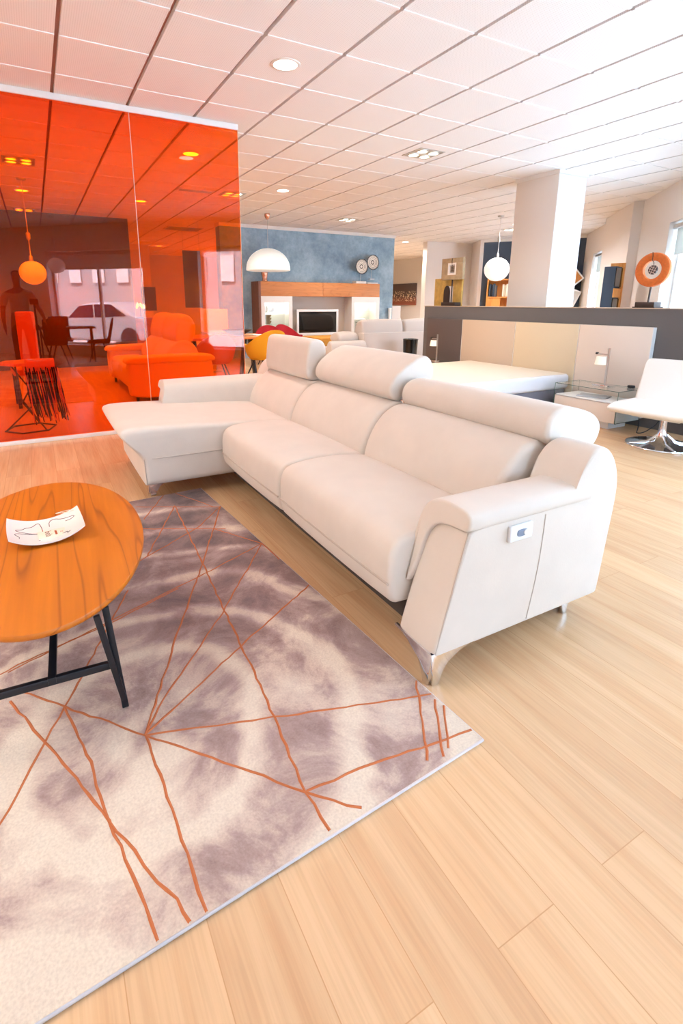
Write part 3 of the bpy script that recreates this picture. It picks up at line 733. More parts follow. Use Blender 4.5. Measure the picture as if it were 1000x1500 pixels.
MB().loft([(-.05, -.05), (.05, -.05), (.05, .05), (-.05, .05)], XY, 0, .008, .001, 0, it=2).build('foot_ring', M['ceramic'], di, local=True)
dl = MB()
for ln in ([(-.75, .1), (-.8, .2), (-.6, .28), (-.55, .42), (-.35, .5), (-.25, .7), (-.15, .75), (-.1, .3), (-.1, -.1), (-.3, -.1), (-.75, .1)],
           [(.1, .35), (.12, .75), (.3, .85), (.45, .65), (.8, .5), (.82, .38), (.7, .32), (.55, .38)],
           [(-.1, -.12), (-.7, -.05), (-.85, -.2), (-.7, -.4), (-.72, -.55)],
           [(-.12, -.2), (-.05, -.35), (-.12, -.45), (-.1, -.6), (-.25, -.72)],
           [(0, -.55), (.3, -.58), (.55, -.52), (.5, -.7), (.6, -.6)]):
    pp = smooth_poly(ln, 2, closed=False)
    dl.tube([(dxy(u, v)[0], dxy(u, v)[1], dz(u, v)+.0024) for u, v in pp], .0012, 5)
dl.build('line_drawing', M['ink'], di, local=True)
# price card in the dish
pc = thing('price_card', 'cream price card lying in the white dish', 'card', (-.033, 2.042, .435), .10)
MB().box(-.052, .052, -.035, .035, 0, .005, bev=.001).build('card', M['card'], pc, local=True)
def text(body, size, loc, rz, mat, parent, name='printed_word', rx=0):
    c = bpy.data.curves.new(name, 'FONT'); c.body = body; c.size = size; c.extrude = .0002; c.align_x = 'CENTER'; c.align_y = 'CENTER'
    t_ = bpy.data.objects.new(name, c); COL.objects.link(t_)
    bpy.context.view_layer.update()
    me = bpy.data.meshes.new_from_object(t_.evaluated_get(bpy.context.evaluated_depsgraph_get()))
    bpy.data.objects.remove(t_); me.materials.clear(); me.materials.append(mat); me.name = name
    o = bpy.data.objects.new(name, me); COL.objects.link(o)
    o.parent = parent; o.location = loc; o.rotation_euler = (rx, 0, rz)
    return o
text('bela', .032, (-.018, .002, .0053), -PI/2, M['card_text'], pc)
MB().box(.004, .011, -.018, .02, .0048, .0054).build('rust_bar', M['card_rust'], pc, local=True)
text('12', .014, (.026, .0, .0053), -PI/2, M['card_rust'], pc)
gp = tag(MB().tube([(-.02, 2.178, .464), (0, 2.183, .4655), (.028, 2.188, .466), (.045, 2.18, .4655), (.02, 2.172, .464)], .0012, 6, closed=True).build('string_loop', M['card'], None), 'small cream string loop over the far rim of the dish', 'string')

# ================================================================== CEILING FIXTURES
XC = lambda k: 1.83+.6*k
YC = lambda k: 2.923+.6686*(k+.5)
def downlight(x, y, label, power=30):
    t = thing('ceiling_light', label, 'ceiling light', (x, y, CEIL), group='round ceiling downlights')
    MB().lathe([(.088, -.001), (.088, -.006), (.108, -.006), (.112, -.003), (.112, 0), (.088, 0)], (0, 0, 0), 40, cap=False).build('trim_ring', M['led_frame'], t, local=True)
    MB().lathe([(0, -.0035), (.09, -.0035), (.09, -.001), (0, -.001)], (0, 0, 0), 40).build('diffuser', M['downlight'], t, local=True)
    l = bpy.data.lights.new('downlight_beam', 'AREA'); l.shape = 'DISK'; l.size = .17; l.energy = power; l.color = (1, .90, .78); l.spread = math.radians(150)
    o = bpy.data.objects.new('downlight_beam', l); COL.objects.link(o); o.parent = t; o.location = (0, 0, -.012)
    return t
DL = [(0, 1, 'round ceiling downlight nearest the camera, over the chaise side'), (3, 7, 'round ceiling downlight in front of the white dome lamp'),
      (0, 5, 'round ceiling downlight seen through the orange glass, largest there'), (0, 10, 'round ceiling downlight seen through the orange glass beside the seam'),
      (3, 21, 'round ceiling downlight far back behind the orange glass'), (-3, 10, 'round ceiling downlight above the orange globe lamp'),
      (13, 14, 'round ceiling downlight beyond the blue wall end')]
for i, j, lb in DL: downlight(XC(i), YC(j), lb, 15 if j == 1 else 26)
def quad(x, y, label, power=30):
    t = thing('recessed_spot_fixture', label, 'ceiling light', (x, y, CEIL), group='square recessed fixtures of four spots')
    f = MB()
    for a in ((-.18, .18, -.18, -.165), (-.18, .18, .165, .18), (-.18, -.165, -.165, .165), (.165, .18, -.165, .165)): f.box(a[0], a[1], a[2], a[3], -.006, .0)
    f.build('frame', M['steel'], t, local=True)
    MB().box(-.165, .165, -.165, .165, -.002, -.0005).build('housing', M['vent'], t, local=True)
    for sx in (-1, 1):
        for sy in (-1, 1):
            b = MB().lathe([(.0, -.012), (.052, -.012), (.056, -.010), (.056, -.004), (.0, -.004)], (sx*.082, sy*.082, 0), 24).build('spot_lamp', M['spot_lamp'], t, local=True)
            MB().lathe([(.056, -.004), (.056, -.013), (.07, -.013), (.072, -.004)], (sx*.082, sy*.082, 0), 24, cap=False).build('spot_ring', M['steel'], b, local=True)
    l = bpy.data.lights.new('spot_beam', 'AREA'); l.shape = 'SQUARE'; l.size = .26; l.energy = power; l.color = (1, .88, .75); l.spread = math.radians(140)
    o = bpy.data.objects.new('spot_beam', l); COL.objects.link(o); o.parent = t; o.location = (0, 0, -.03)
    return t
for i, j, lb in [(4, 3, 'square four-spot ceiling fixture above the sofa back'), (7, 10, 'square four-spot ceiling fixture near the blue wall'), (-3, 7, 'square four-spot ceiling fixture behind the orange glass at the left edge'),
                 (2, 8, 'square four-spot ceiling fixture cut by the edge of the orange glass'), (14, 9, 'square four-spot ceiling fixture beside the white column'), (-3, 13, 'square four-spot ceiling fixture deep behind the orange glass')]:
    quad(XC(i), YC(j), lb)
def vent(x, y, w, h, label):
    t = thing('ceiling_vent', label, 'vent', (x, y, CEIL))
    f = MB()
    for a in ((-w, w, -h, -h+.03), (-w, w, h-.03, h), (-w, -w+.03, -h, h), (w-.03, w, -h, h)): f.box(a[0], a[1], a[2], a[3], -.012, 0)
    f.build('frame', M['white_matt'], t, local=True)
    s = MB()
    for k in range(7): s.bar((-w+.03, -h+.05+k*(2*h-.1)/6, -.007), (w-.03, -h+.05+k*(2*h-.1)/6, -.007), .003, .03)
    s.build('grille', M['vent'], t, local=True)
vent(3.33, 13.0, .42, .3, 'ceiling air vent seen through the orange glass')
vent(2.43, 8.6, .28, .09, 'small ceiling diffuser seen through the orange glass')

# ================================================================== BLUE WALL SIDE
FY = 11.15
wu = thing('wall_unit', 'wood and white wall unit with glass cabinets against the blue wall', 'wall unit', (6.11, 11.37, 0))
for x0, x1 in ((4.475, 6.112), (6.118, 7.757)):
    MB().box(x0, x1, FY, FY+.018, 1.42, 1.742, bev=.002).build('overhead_door', M['oak_front'], wu)
MB().box(4.475, 7.757, FY+.018, 11.58, 1.42, 1.742).build('overhead_box', M['oak_front'], wu)
MB().box(4.462, 4.516, FY-.004, 11.59, .1, 1.745).build('side_panel', M['walnut'], wu)
MB().box(7.745, 7.765, FY, 11.59, .1, 1.42).build('side_panel', M['white'], wu)
MB().box(5.30, 6.93, 11.50, 11.585, .4, 1.42).build('back_panel', P('greige_panel', lin(206, 194, 182), .7), wu)
MB().box(4.516, 7.745, FY-.02, 11.585, .1, .42, bev=.003).build('lowboard', M['oak_front'], wu)
def vitrine(x0, x1):
    c = MB()
    c.box(x0, x1, 11.555, 11.58, .42, 1.42); c.box(x0, x0+.02, FY+.02, 11.555, .42, 1.42); c.box(x1-.02, x1, FY+.02, 11.555, .42, 1.42)
    c.box(x0, x1, FY+.02, 11.555, .42, .44); c.box(x0, x1, FY+.02, 11.555, 1.40, 1.42)
    v = c.build('glass_cabinet', M['white'], wu)
    f = MB()
    for a in ((x0, x0+.09, .42, 1.42), (x1-.09, x1, .42, 1.42), (x0+.09, x1-.09, .42, .50), (x0+.09, x1-.09, 1.28, 1.42)): f.box(a[0], a[1], FY, FY+.022, a[2], a[3])
    f.build('door_frame', M['white'], v)
    MB().box(x0+.085, x1-.085, FY+.008, FY+.013, .49, 1.30).build('door_glass', M['glass'], v)
    for z in (.78, 1.06): MB().box(x0+.021, x1-.021, FY+.05, 11.553, z, z+.008).build('shelf', M['glass_shelf'], v)
    MB().box(x0+.15, x1-.15, 11.3, 11.4, 1.392, 1.399).build('cabinet_lamp', M['cabinet_glow'], v)
M['glass_shelf'] = GLASS('shelf_glass', (.93, .97, .955, 1), 1.3)
vitrine(4.516, 5.30); vitrine(6.93, 7.745)
def pot(name, prof, loc, mat, label, cat, group=None, n=24):
    o = MB().lathe(prof, (0, 0, 0), n).build(name, mat); o.location = loc; tag(o, label, cat, group); return o
pot('white_cup', [(.05, 0), (.07, .02), (.075, .13), (.07, .13), (.06, .02), (0, .02)], (4.66, 11.3, 1.068), M['ceramic'], 'white cup on the upper shelf of the lit glass cabinet', 'cup')
pot('silver_dome', [(.085, 0), (.085, .02), (.07, .09), (.035, .14), (0, .15)], (4.87, 11.33, 1.068), M['steel'], 'silver dome ornament on the upper cabinet shelf', 'ornament')
for k in range(3):
    pot('stacked_bowl', [(.05, 0), (.085, .05), (.09, .075), (.083, .075), (.05, .01), (0, .01)], (4.73, 11.3, .788+.072*k), M['stone'],
        ['lowest bowl of the stack in the glass cabinet', 'middle bowl of the stack in the glass cabinet', 'topmost bowl of the stack in the glass cabinet'][k], 'bowl', 'stacked bowls in the glass cabinet')
pot('white_cushion_bowl', [(.08, 0), (.17, .03), (.19, .08), (.165, .1), (0, .11)], (7.30, 11.36, .788), M['ceramic'], 'wide cream bowl in the right glass cabinet', 'bowl')
tv = thing('television', 'silver framed flat television standing in the wall unit', 'television', (6.01, 11.2, .42))
f = MB()
for a in ((5.44, 6.58, .50, .57), (5.44, 6.58, 1.065, 1.12), (5.44, 5.495, .57, 1.065), (6.525, 6.58, .57, 1.065)): f.box(a[0], a[1], 11.20, 11.235, a[2], a[3], bev=.004)
f.box(5.46, 6.56, 11.235, 11.27, .52, 1.10); f.build('frame', M['plastic_white'], tv)
MB().box(5.49, 6.53, 11.212, 11.22, .565, 1.07).build('screen', M['screen'], tv)
s = MB(); s.box(5.75, 6.27, 11.16, 11.34, .42, .435, bev=.004); s.box(5.93, 6.09, 11.24, 11.27, .43, .56); s.build('stand', M['plastic_white'], tv)

# copper vase, books and striped plates
pot('copper_vase', [(.06, 0), (.075, .01), (.055, .05), (.07, .13), (.085, .2), (.06, .27), (.04, .30), (0, .30)], (4.69, 11.33, 1.745), M['copper'], 'copper vase on top of the wall unit below the dome lamp', 'vase')
def plate(x, y, z, label):
    t = thing('striped_plate', label, 'decorative plate', (x, y, z), group='black and cream striped plates')
    R_ = .182; d_ = MB()
    rings = [(0, .035, 1), (.035, .055, 0), (.055, .085, 1), (.085, .093, 0), (.093, .118, 1), (.118, .126, 0), (.126, .15, 1), (.15, .158, 0), (.158, .166, 1), (.166, .182, 0)]
    for r0, r1, mi in rings:
        b = MB().lathe([(r0, -.002-.03*(r0/R_)**2), (r1, -.002-.03*(r1/R_)**2)], (0, 0, 0), 40, mi=mi)
        d_.add([(v[0], v[2]+.012, v[1]) for v in b.v], b.f[:40], mi, True)
    b = MB().lathe([(0, .008), (.12, .006), (.184, -.018), (.186, -.03), (.182, -.032)], (0, 0, 0), 40, cap=False)
    d_.add([(v[0], v[2]+.012, v[1]) for v in b.v], b.f, 0, True)
    d_.build('dish_face', [P('plate_black', lin(34, 28, 30), .4), P('plate_cream', lin(246, 238, 226), .4)], t, local=True)
    s = MB(); s.tube([(0, .03, -.15), (0, .045, 0), (0, .03, .05)], .006, 6); s.tube([(0, .04, -.4), (0, .04, -.1)], .005, 6); s.box(-.07, .07, 0, .09, -.42, -.4); s.build('stand_rod', M['steel'], t, local=True)
    return t
plate(7.36, 11.40, 2.165, 'lower striped plate on a rod stand on the wall unit')
plate(7.715, 11.43, 2.165+.115, 'higher striped plate behind the lower one on the wall unit')
tag(MB().box(7.08, 7.38, 11.2, 11.38, 1.742, 1.80, bev=.004).build('white_box', M['white']), 'small white box on the wall unit under the lower plate', 'box')
tag(MB().box(7.42, 7.74, 11.2, 11.36, 1.742, 1.775, bev=.004).build('white_box', M['white']), 'flat white box at the right end of the wall unit top', 'box')

# dome lamp
dm = thing('pendant_lamp', 'large white dome pendant lamp before the blue wall', 'pendant lamp', (4.26, 10.08, 1.94))
prof = [(.445*math.cos(a), .40*math.sin(a)) for a in [PI/2*k/14 for k in range(15)]]
prof = [(.43, -.035), (.445, -.03)]+prof[:-1]+[(.0, .40)]
MB().lathe(prof, (0, 0, 0), 48).build('lamp_shade', M['dome'], dm, local=True)
MB().lathe([(0, -.002), (.42, -.002), (.42, .002), (0, .002)], (0, 0, 0), 40).build('diffuser', M['globe'], dm, local=True)
MB().tube([(0, 0, .39), (0, 0, 1.0)], .005, 6).build('cord', M['steel'], dm, local=True)
MB().lathe([(0, .93), (.03, .95), (.055, 1.0), (.055, 1.049), (0, 1.049)], (0, 0, 0), 20).build('ceiling_rose', M['copper'], dm, local=True)

# globe pendants
def globe(x, y, z, r, label, cable=None):
    t = thing('pendant_lamp', label, 'pendant lamp', (x, y, z), group='opal globe pendant lamps')
    MB().lathe([(r*math.sin(a), -r*.93*math.cos(a)) for a in [PI*k/20 for k in range(21)]], (0, 0, 0), 36).build('globe', M['globe'], t, local=True)
    h = CEIL-z
    MB().lathe([(0, r*.9), (.03, r*.9), (.025, r+.05), (.008, r+.07), (.008, r+.27), (.03, r+.3), (.03, r+.37), (0, r+.4)], (0, 0, 0), 16).build('stem', M['steel'], t, local=True)
    MB().tube([(0, 0, r+.35), (0, 0, h-.02)], .005, 6).build('cord', M['white'], t, local=True)
    MB().lathe([(0, h-.03), (.06, h-.025), (.065, h-.001), (0, h-.001)], (0, 0, 0), 20).build('ceiling_rose', M['steel'], t, local=True)
    return t
globe(8.46, 7.98, 1.955, .25, 'white globe pendant lamp hanging beside the white column')
globe(.035, 9.0, 1.70, .18, 'globe pendant lamp glowing orange behind the orange glass')
globe(.50, -1.8, 2.02, .17, 'globe pendant lamp by the shop window, seen as a reflection in the glass')

# ================================================================== DINING AREA
dt = thing('dining_table', 'long wooden dining table with slanted black plate legs', 'table', (2.75, 8.35, 0))
MB().box(1.9, 3.42, 7.95, 8.78, .70, .742, bev=.004).build('tabletop', M['dining_wood'], dt)
for x in (2.15, 3.1):
    for sg in (-1, 1):
        l = MB(); l.prism([(8.36+sg*.05, .70), (8.36+sg*.2, .70), (8.36+sg*.42, 0), (8.36+sg*.30, 0)], YZ, x, x+.035, bev=.003); l.build('leg', M['black'], dt)
pot('bowl', [(.05, 0), (.1, .01), (.24, .09), (.25, .10), (.24, .10), (.09, .02), (0, .018)], (2.92, 8.3, .742), M['bowl_dark'], 'dark wooden bowl at the end of the dining table', 'bowl')
tag(MB().box(3.19, 3.40, 8.15, 8.45, .7425, .75, bev=.002).build('place_mat', M['wall_grey']), 'pale place mat on the end of the dining table', 'place mat')
def tub_chair(label, mat, loc, rz, group='upholstered tub chairs round the dining table', name='tub_chair'):
    t = thing(name, label, 'chair', loc, rz, group)
    # shell: rounded seat pan sweeping up into wrap-round back; faces +y
    g = MB(); nu, nv = 28, 10; vs = []; fs = []
    for k in range(2):
        for j in range(nv+1):
            for i in range(nu+1):
                a = math.radians(-215+250*i/nu)    # open to the front
                a = math.radians(-90-140+280*i/nu)
                back = max(0, -math.sin(a))
                top = .66*.0+.60+.22*back**1.2+.0
                z = .40+(top-.40)*(j/nv)
                rr = .20+.085*(j/nv)**.5
                rr -= .022*k
                x = rr*1.08*math.cos(a); y = rr*math.sin(a)
                vs.append((x, y, z+.0*k))
    n1 = (nu+1)*(nv+1)
    for j in range(nv):
        for i in range(nu):
            a = j*(nu+1)+i; fs.append((a, a+1, a+nu+2, a+nu+1)); fs.append((n1+a, n1+a+nu+1, n1+a+nu+2, n1+a+1))
    for i in range(nu):
        a = nv*(nu+1)+i; fs.append((a, a+1, n1+a+1, n1+a)); fs.append((i+1, i, n1+i, n1+i+1))
    for j in range(nv):
        a = j*(nu+1); fs.append((a+nu+1, a, n1+a, n1+a+nu+1)); b = a+nu; fs.append((b, b+nu+1, n1+b+nu+1, n1+b))
    g.add(vs, fs, 0, True); g.build('backrest', mat, t, local=True)
    c = [( .22*math.cos(q), .215*math.sin(q)+.01) for q in [2*PI*k/16 for k in range(16)]]
    MB().loft(c, XY, .375, .455, .025, 0, it=1).build('seat', mat, t, local=True)
    for sx in (-1, 1):
        for sy in (-1, 1):
            MB().tube([(sx*.10, sy*.10, .385), (sx*.23, sy*.22, .0)], [.012, .009], 8).build('leg', M['black'], t, local=True)
    return t
yc = tub_chair('mustard yellow tub chair at the dining table behind the chaise', M['yellow'], (3.17, 7.72, 0), .2); yc.scale = (1.12, 1.12, 1.06)
tub_chair('red tub chair beyond the dining table, nearer the orange glass', M['red'], (4.22, 9.95, 0), PI-.2)
tub_chair('red tub chair further back beside the wall unit', M['red'], (4.76, 10.2, 0), PI+.3)
tub_chair('tan tub chair at the dining table behind the orange glass', M['throw'], (2.35, 7.68, 0), -.1)

# ================================================================== GREY SOFA AND COFFEE TABLE
gs = thing('sofa', 'pale grey fabric sofa seen from behind near the wall unit', 'sofa', (6.5, 9.0, 0))
MB().loft([(8.58, .10), (8.56, .3), (8.58, .69), (8.62, .70), (8.80, .70), (8.84, .66), (8.84, .10)], YZ, 5.62, 7.75, .03, 0, it=1).build('back_frame', M['grey_fabric'], gs)
MB().loft([(8.62, .08), (8.62, .42), (9.5, .42), (9.5, .08)], YZ, 5.0, 7.75, .03, 0, it=2).build('seat', M['grey_fabric'], gs)
MB().loft([(8.50, .10), (8.50, .55), (8.72, .57), (8.76, .10)], YZ, 4.86, 5.66, .03, 0, it=2).build('armrest', M['grey_fabric'], gs)
for x0, x1 in ((5.66, 6.66), (6.70, 7.72)):
    MB().loft([(8.70, .50), (8.66, .72), (8.70, .93), (8.79, .95), (8.94, .90), (9.04, .66), (9.06, .46)], YZ, x0, x1, .05, .02).build('back_cushion', M['grey_fabric'], gs)
MB().loft([(8.76, .50), (8.72, .58), (8.76, .68), (8.9, .72), (9.1, .66), (9.12, .52)], YZ, 5.14, 5.62, .06, .02).build('bolster', M['grey_fabric'], gs)
for x in (5.05, 7.65):
    for y in (8.62, 9.4): MB().tube([(x, y, 0), (x, y, .1)], .025, 10).build('foot', M['steel'], gs)
ct = thing('coffee_table', 'honey wood block coffee table in front of the wall unit', 'table', (5.75, 10.1, 0))
MB().box(5.2, 6.2, 9.6, 10.55, .38, .55, bev=.004).build('tabletop', M['yellow_wood'], ct)
for x in (5.32, 6.08):
    for y in (9.75, 10.4): MB().box(x-.03, x+.03, y-.03, y+.03, 0, .38).build('leg', M['black'], ct)
tr = thing('waste_bin', 'glossy black round waste bin behind the grey sofa', 'bin', (6.42, 8.12, 0))
MB().lathe([(.115, 0), (.12, .005), (.148, .585), (.142, .59), (.136, .585), (.11, .02), (0, .02)], (0, 0, 0), 32).build('bin_body', M['black_gloss'], tr, local=True)
MB().lathe([(.146, .575), (.152, .58), (.152, .592), (.142, .594), (.14, .58)], (0, 0, 0), 32, cap=False).build('rim', M['black_gloss'], tr, local=True)

# ================================================================== BED CORNER
bd = thing('bed', 'double bed with bare mattress against the low taupe wall', 'bed', (4.5, 4.72, 0))
MB().box(3.52, 5.47, 3.94, 5.5, .07, .295, bev=.012).build('bed_base', M['bed_base'], bd)
mt = MB().box(3.5, 5.49, 3.9, 5.54, .295, .47, bev=.045, seg=4).build('mattress', M['mattress_side'], bd)
MB().box(3.53, 5.46, 3.93, 5.51, .462, .4745, bev=.006).build('mattress_top', M['mattress'], mt)
for x in (3.7, 5.3):
    for y in (4.1, 5.35): MB().tube([(x, y, 0), (x, y, .08)], .03, 12).build('foot', M['black'], bd)
for y0, y1, mk, lb in ((5.76, 6.55, 'brown_panel', 'dark brown headboard panel at the window-far end of the low wall'), (4.79, 5.755, 'beige_panel', 'beige headboard panel beside the dark brown one'),
                       (3.87, 4.785, 'cream_panel', 'cream headboard panel below the white column'), (3.04, 3.865, 'blush_panel', 'blush headboard panel behind the bedside cabinet')):
    t = thing('headboard_panel', lb, 'headboard', (5.54, (y0+y1)/2, .1), group='headboard panels on the low wall')
    MB().box(5.50, 5.558, y0+.004, y1, .1, 1.045, bev=.004).build('panel', M[mk], t)
    MB().box(5.503, 5.558, y0, y0+.005, .1, 1.045).build('lit_edge_strip', M['white'], t)  # window light on the panel's end face, put into a white strip

def bedside(y0, label):
    t = thing('bedside_cabinet', label, 'bedside cabinet', (5.25, y0+.36, 0), group='white and glass bedside cabinets')
    x0, x1, y1 = 5.04, 5.46, y0+.72
    MB().box(x0+.1, x1-.02, y0+.12, y1-.12, 0, .09).build('plinth', M['white'], t)
    MB().box(x0+.022, x1, y0, y1, .085, .295, bev=.002).build('body', M['white'], t)
    d_ = MB().box(x0, x0+.02, y0+.004, y1-.004, .09, .285, bev=.003).build('drawer', M['blush_panel'], t)
    MB().box(x0-.002, x0+.004, y0+.01, y1-.01, .285, .291).build('pull_edge', M['steel'], d_)
    gb = MB().box(x0, x1, y0, y1, .412, .420).build('glass_top', M['glass'], t)
    MB().box(x0, x1, y0-.009, y0-.001, .09, .420).build('glass_side', M['glass'], t); MB().box(x0, x1, y1+.001, y1+.009, .09, .420).build('glass_side', M['glass'], t)
    e = MB(); r_ = .0028
    for yy in (y0-.004, y1+.004):
        e.tube([(x0, yy, .09), (x0, yy, .418)], r_, 5); e.tube([(x1, yy, .30), (x1, yy, .418)], r_, 5); e.tube([(x0, yy, .418), (x1, yy, .418)], r_, 5)
        e.tube([(x0, yy, .09), (x1, yy, .09)], r_, 5)
    e.tube([(x0, y0, .418), (x0, y1, .418)], r_, 5); e.tube([(x1, y0, .418), (x1, y1, .418)], r_, 5)
    e.build('glass_edge', M['glass_edge'], gb)
    return t
bedside(3.03, 'white bedside cabinet with glass top by the white swivel chair')
bedside(5.72, 'white bedside cabinet with glass top on the far side of the bed')
def bed_lamp(y, label):
    t = thing('table_lamp', label, 'table lamp', (5.30, y, .421), group='small bedside reading lamps')
    MB().box(-.07, .07, -.09, .09, 0, .014, bev=.004).build('lamp_base', M['chrome'], t, local=True)
    MB().bar((.02, 0, .012), (.02, .0, .40), .022, .012, bev=.001).build('stem', M['steel'], t, local=True)
    MB().bar((.02, -.01, .33), (.02, .13, .33), .014, .014).build('arm', M['steel'], t, local=True)
    MB().lathe([(0, .305), (.05, .305), (.062, .22), (.058, .22), (.046, .298), (0, .298)], (.02, .075, 0), 20).build('lamp_shade', M['glass_frost'], t, local=True)
    MB().tube([(.02, .12, .335), (.02, .145, .335)], .012, 10).build('knob', M['black'], t, local=True)
bed_lamp(3.36, 'small chrome reading lamp on the bedside cabinet by the white chair')
bed_lamp(6.08, 'small white reading lamp before the dark brown headboard panel')
mg = thing('magazine', 'open magazine lying inside the glass bedside cabinet', 'magazine', (5.25, 3.42, .296), .3)
MB().loft([(-.11, 0), (-.1, .012), (-.05, .016), (0, .006), (.05, .016), (.1, .012), (.11, 0)], XZ, -.15, .15, .002, 0, it=1).build('pages', M['paper'], mg, local=True)
tag(MB().loft([(5.38, 3.10), (5.44, 3.09), (5.45, 3.15), (5.39, 3.17)], XY, .421, .448, .008, 0).build('alarm_clock', M['black']), 'small dark alarm clock on the glass of the bedside cabinet', 'clock')
cb = tag(MB().tube(smooth_poly([(5.4, 2.99, .10), (5.3, 2.93, .03), (5.22, 2.90, .008), (5.24, 2.87, .006), (5.34, 2.86, .02), (5.5, 2.84, .10), (5.548, 2.84, .3)], 2, False), .005, 6).build('power_cord', M['black']), 'thin dark power cord looping over the floor by the cabinet', 'cord')

# white swivel chair
wc = thing('swivel_chair', 'white leather swivel lounge chair on round chrome base', 'chair', (4.98, 2.53, 0), .12)
MB().lathe([(.285, 0), (.29, .004), (.285, .012), (.15, .022), (.075, .045), (.045, .09), (.034, .16), (.03, .28), (0, .28)], (0, 0, 0), 48).build('pedestal', M['chrome'], wc, local=True)
for k in range(4):
    a = PI/4+k*PI/2; MB().tube([(.04*math.cos(a), .04*math.sin(a), .10), (.12*math.cos(a), .12*math.sin(a), .035), (.275*math.cos(a), .275*math.sin(a), .012)], [.012, .013, .008], 8).build('spoke', M['chrome'], wc, local=True)
MB().box(-.22, .2, -.2, .2, .272, .295, bev=.006).build('seat_frame', M['white'], wc, local=True)
MB().loft([(-.37, .325), (-.38, .35), (-.35, .374), (-.24, .392), (0, .39), (.2, .385), (.3, .36), (.28, .30), (0, .29), (-.22, .292), (-.33, .302)], XZ, -.36, .36, .03, .004).build('seat', M['white_leather'], wc, local=True)
MB().loft([(.12, .36), (.14, .42), (.20, .56), (.26, .70), (.29, .755), (.32, .765), (.35, .745), (.32, .62), (.27, .46), (.24, .34), (.18, .31)], XZ, -.34, .34, .03, .004).build('backrest', M['white_leather'], wc, local=True)

# ================================================================== SCULPTURES ON THE LOW WALL
LW = 1.237
rs = thing('ring_sculpture', 'orange ring sculpture on a dark stand at the right of the low wall', 'sculpture', (5.70, 3.25, LW))
MB().box(-.065, .065, -.10, .10, 0, .06, bev=.003).build('plinth', M['brown_metal'], rs, local=True)
MB().box(-.08, .08, -.115, .115, 0, .012).build('foot_plate', M['brown_metal'], rs, local=True)
MB().tube([(0, 0, .06), (0, -.005, .22)], .010, 10).build('rod', M['brown_metal'], rs, local=True)
g = MB(); R1, R2 = .171, .092
sec = [(R2, -.018), (R2, .018), (R2+.012, .026), (R1-.012, .026), (R1, .018), (R1, -.018), (R1-.012, -.026), (R2+.012, -.026)]
b = MB(); nn = 48; vs = []; fs = []
for k in range(nn):
    a = 2*PI*k/nn
    for r_, h_ in sec: vs.append((h_, r_*1.02*math.cos(a), .385+r_*math.sin(a)))
for k in range(nn):
    for j in range(8): fs.append((k*8+j, k*8+(j+1) % 8, ((k+1) % nn)*8+(j+1) % 8, ((k+1) % nn)*8+j))
g.add(vs, fs, 0, True); g.build('ring', M['ring_orange'], rs, local=True)
dk = MB(); q = MB().lathe([(0, -.012), (.044, -.012), (.047, -.008), (.047, .008), (.044, .012), (0, .012)], (0, 0, 0), 28); dk.add([(v[2], v[0], .385+v[1]) for v in q.v], q.f, 0, True)
dd = dk.build('hanging_disc', M['brown_metal'], rs, local=True)
e = MB()
for k in (-1, 0, 1):
    e.tube([(-.0125, -.042+abs(k)*.008, .385+k*.026-.014), (-.0125, .042-abs(k)*.008, .385+k*.026+.014)], .0028, 5); e.tube([(-.0125, k*.026+.014, .385-.04+abs(k)*.008), (-.0125, k*.026-.014, .385+.04-abs(k)*.008)], .0028, 5)
e.build('lattice', P('lattice_pink', lin(214, 190, 180), .6), dd, local=True)
MB().tube([(-.028, .012, .56), (-.030, .004, .52), (-.026, .006, .48), (-.006, .0, .462), (0, 0, .436)], .004, 6).build('thong', M['brown_metal'], rs, local=True)

sq = thing('plaque_sculpture', 'square stone plaque sculpture on a rod stand on the low wall', 'sculpture', (5.70, 6.25, LW))
MB().box(-.06, .06, -.15, .16, 0, .055, bev=.003).build('plinth', M['brown_metal'], sq, local=True)
MB().tube([(0, 0, .05), (0, 0, .42)], .010, 8).build('rod', M['brown_metal'], sq, local=True)
g = MB(); a_, b_, c_ = .232, .158, .085
for (y0, y1, z0, z1) in ((-a_, a_, c_, b_+0.0), (-a_, a_, -b_, -c_), (-a_, -c_, -c_, c_), (c_, a_, -c_, c_)):
    g.box(-.022, .022, y0, y1, .55+z0, .55+z1, bev=.002)
g.build('plaque', M['stone'], sq, local=True)
g = MB()
for (y0, y1, z0, z1) in ((-.088, .088, .062, .088), (-.088, .088, -.088, -.062), (-.088, -.062, -.062, .062), (.062, .088, -.062, .062)): g.box(-.026, .026, y0, y1, .55+z0, .55+z1)
g.build('inner_rim', M['ceramic'], sq, local=True)
c = MB().box(-.012, .012, -.05, .05, .50, .60, bev=.004).build('hanging_tile', M['brown_metal'], sq, local=True)
e = MB()
for k in range(4): e.tube([(-.014, -.04+.027*k, .51), (-.014, -.04+.027*k, .59)], .003, 5); e.tube([(-.014, -.045, .513+.025*k), (-.014, .045, .513+.025*k)], .003, 5)
e.build('lattice', P('lattice_tan', lin(190, 168, 150), .6), c, local=True)
MB().tube([(-.026, 0, .705), (-.03, 0, .66), (-.02, 0, .60)], .005, 6).build('thong', M['brown_metal'], sq, local=True)

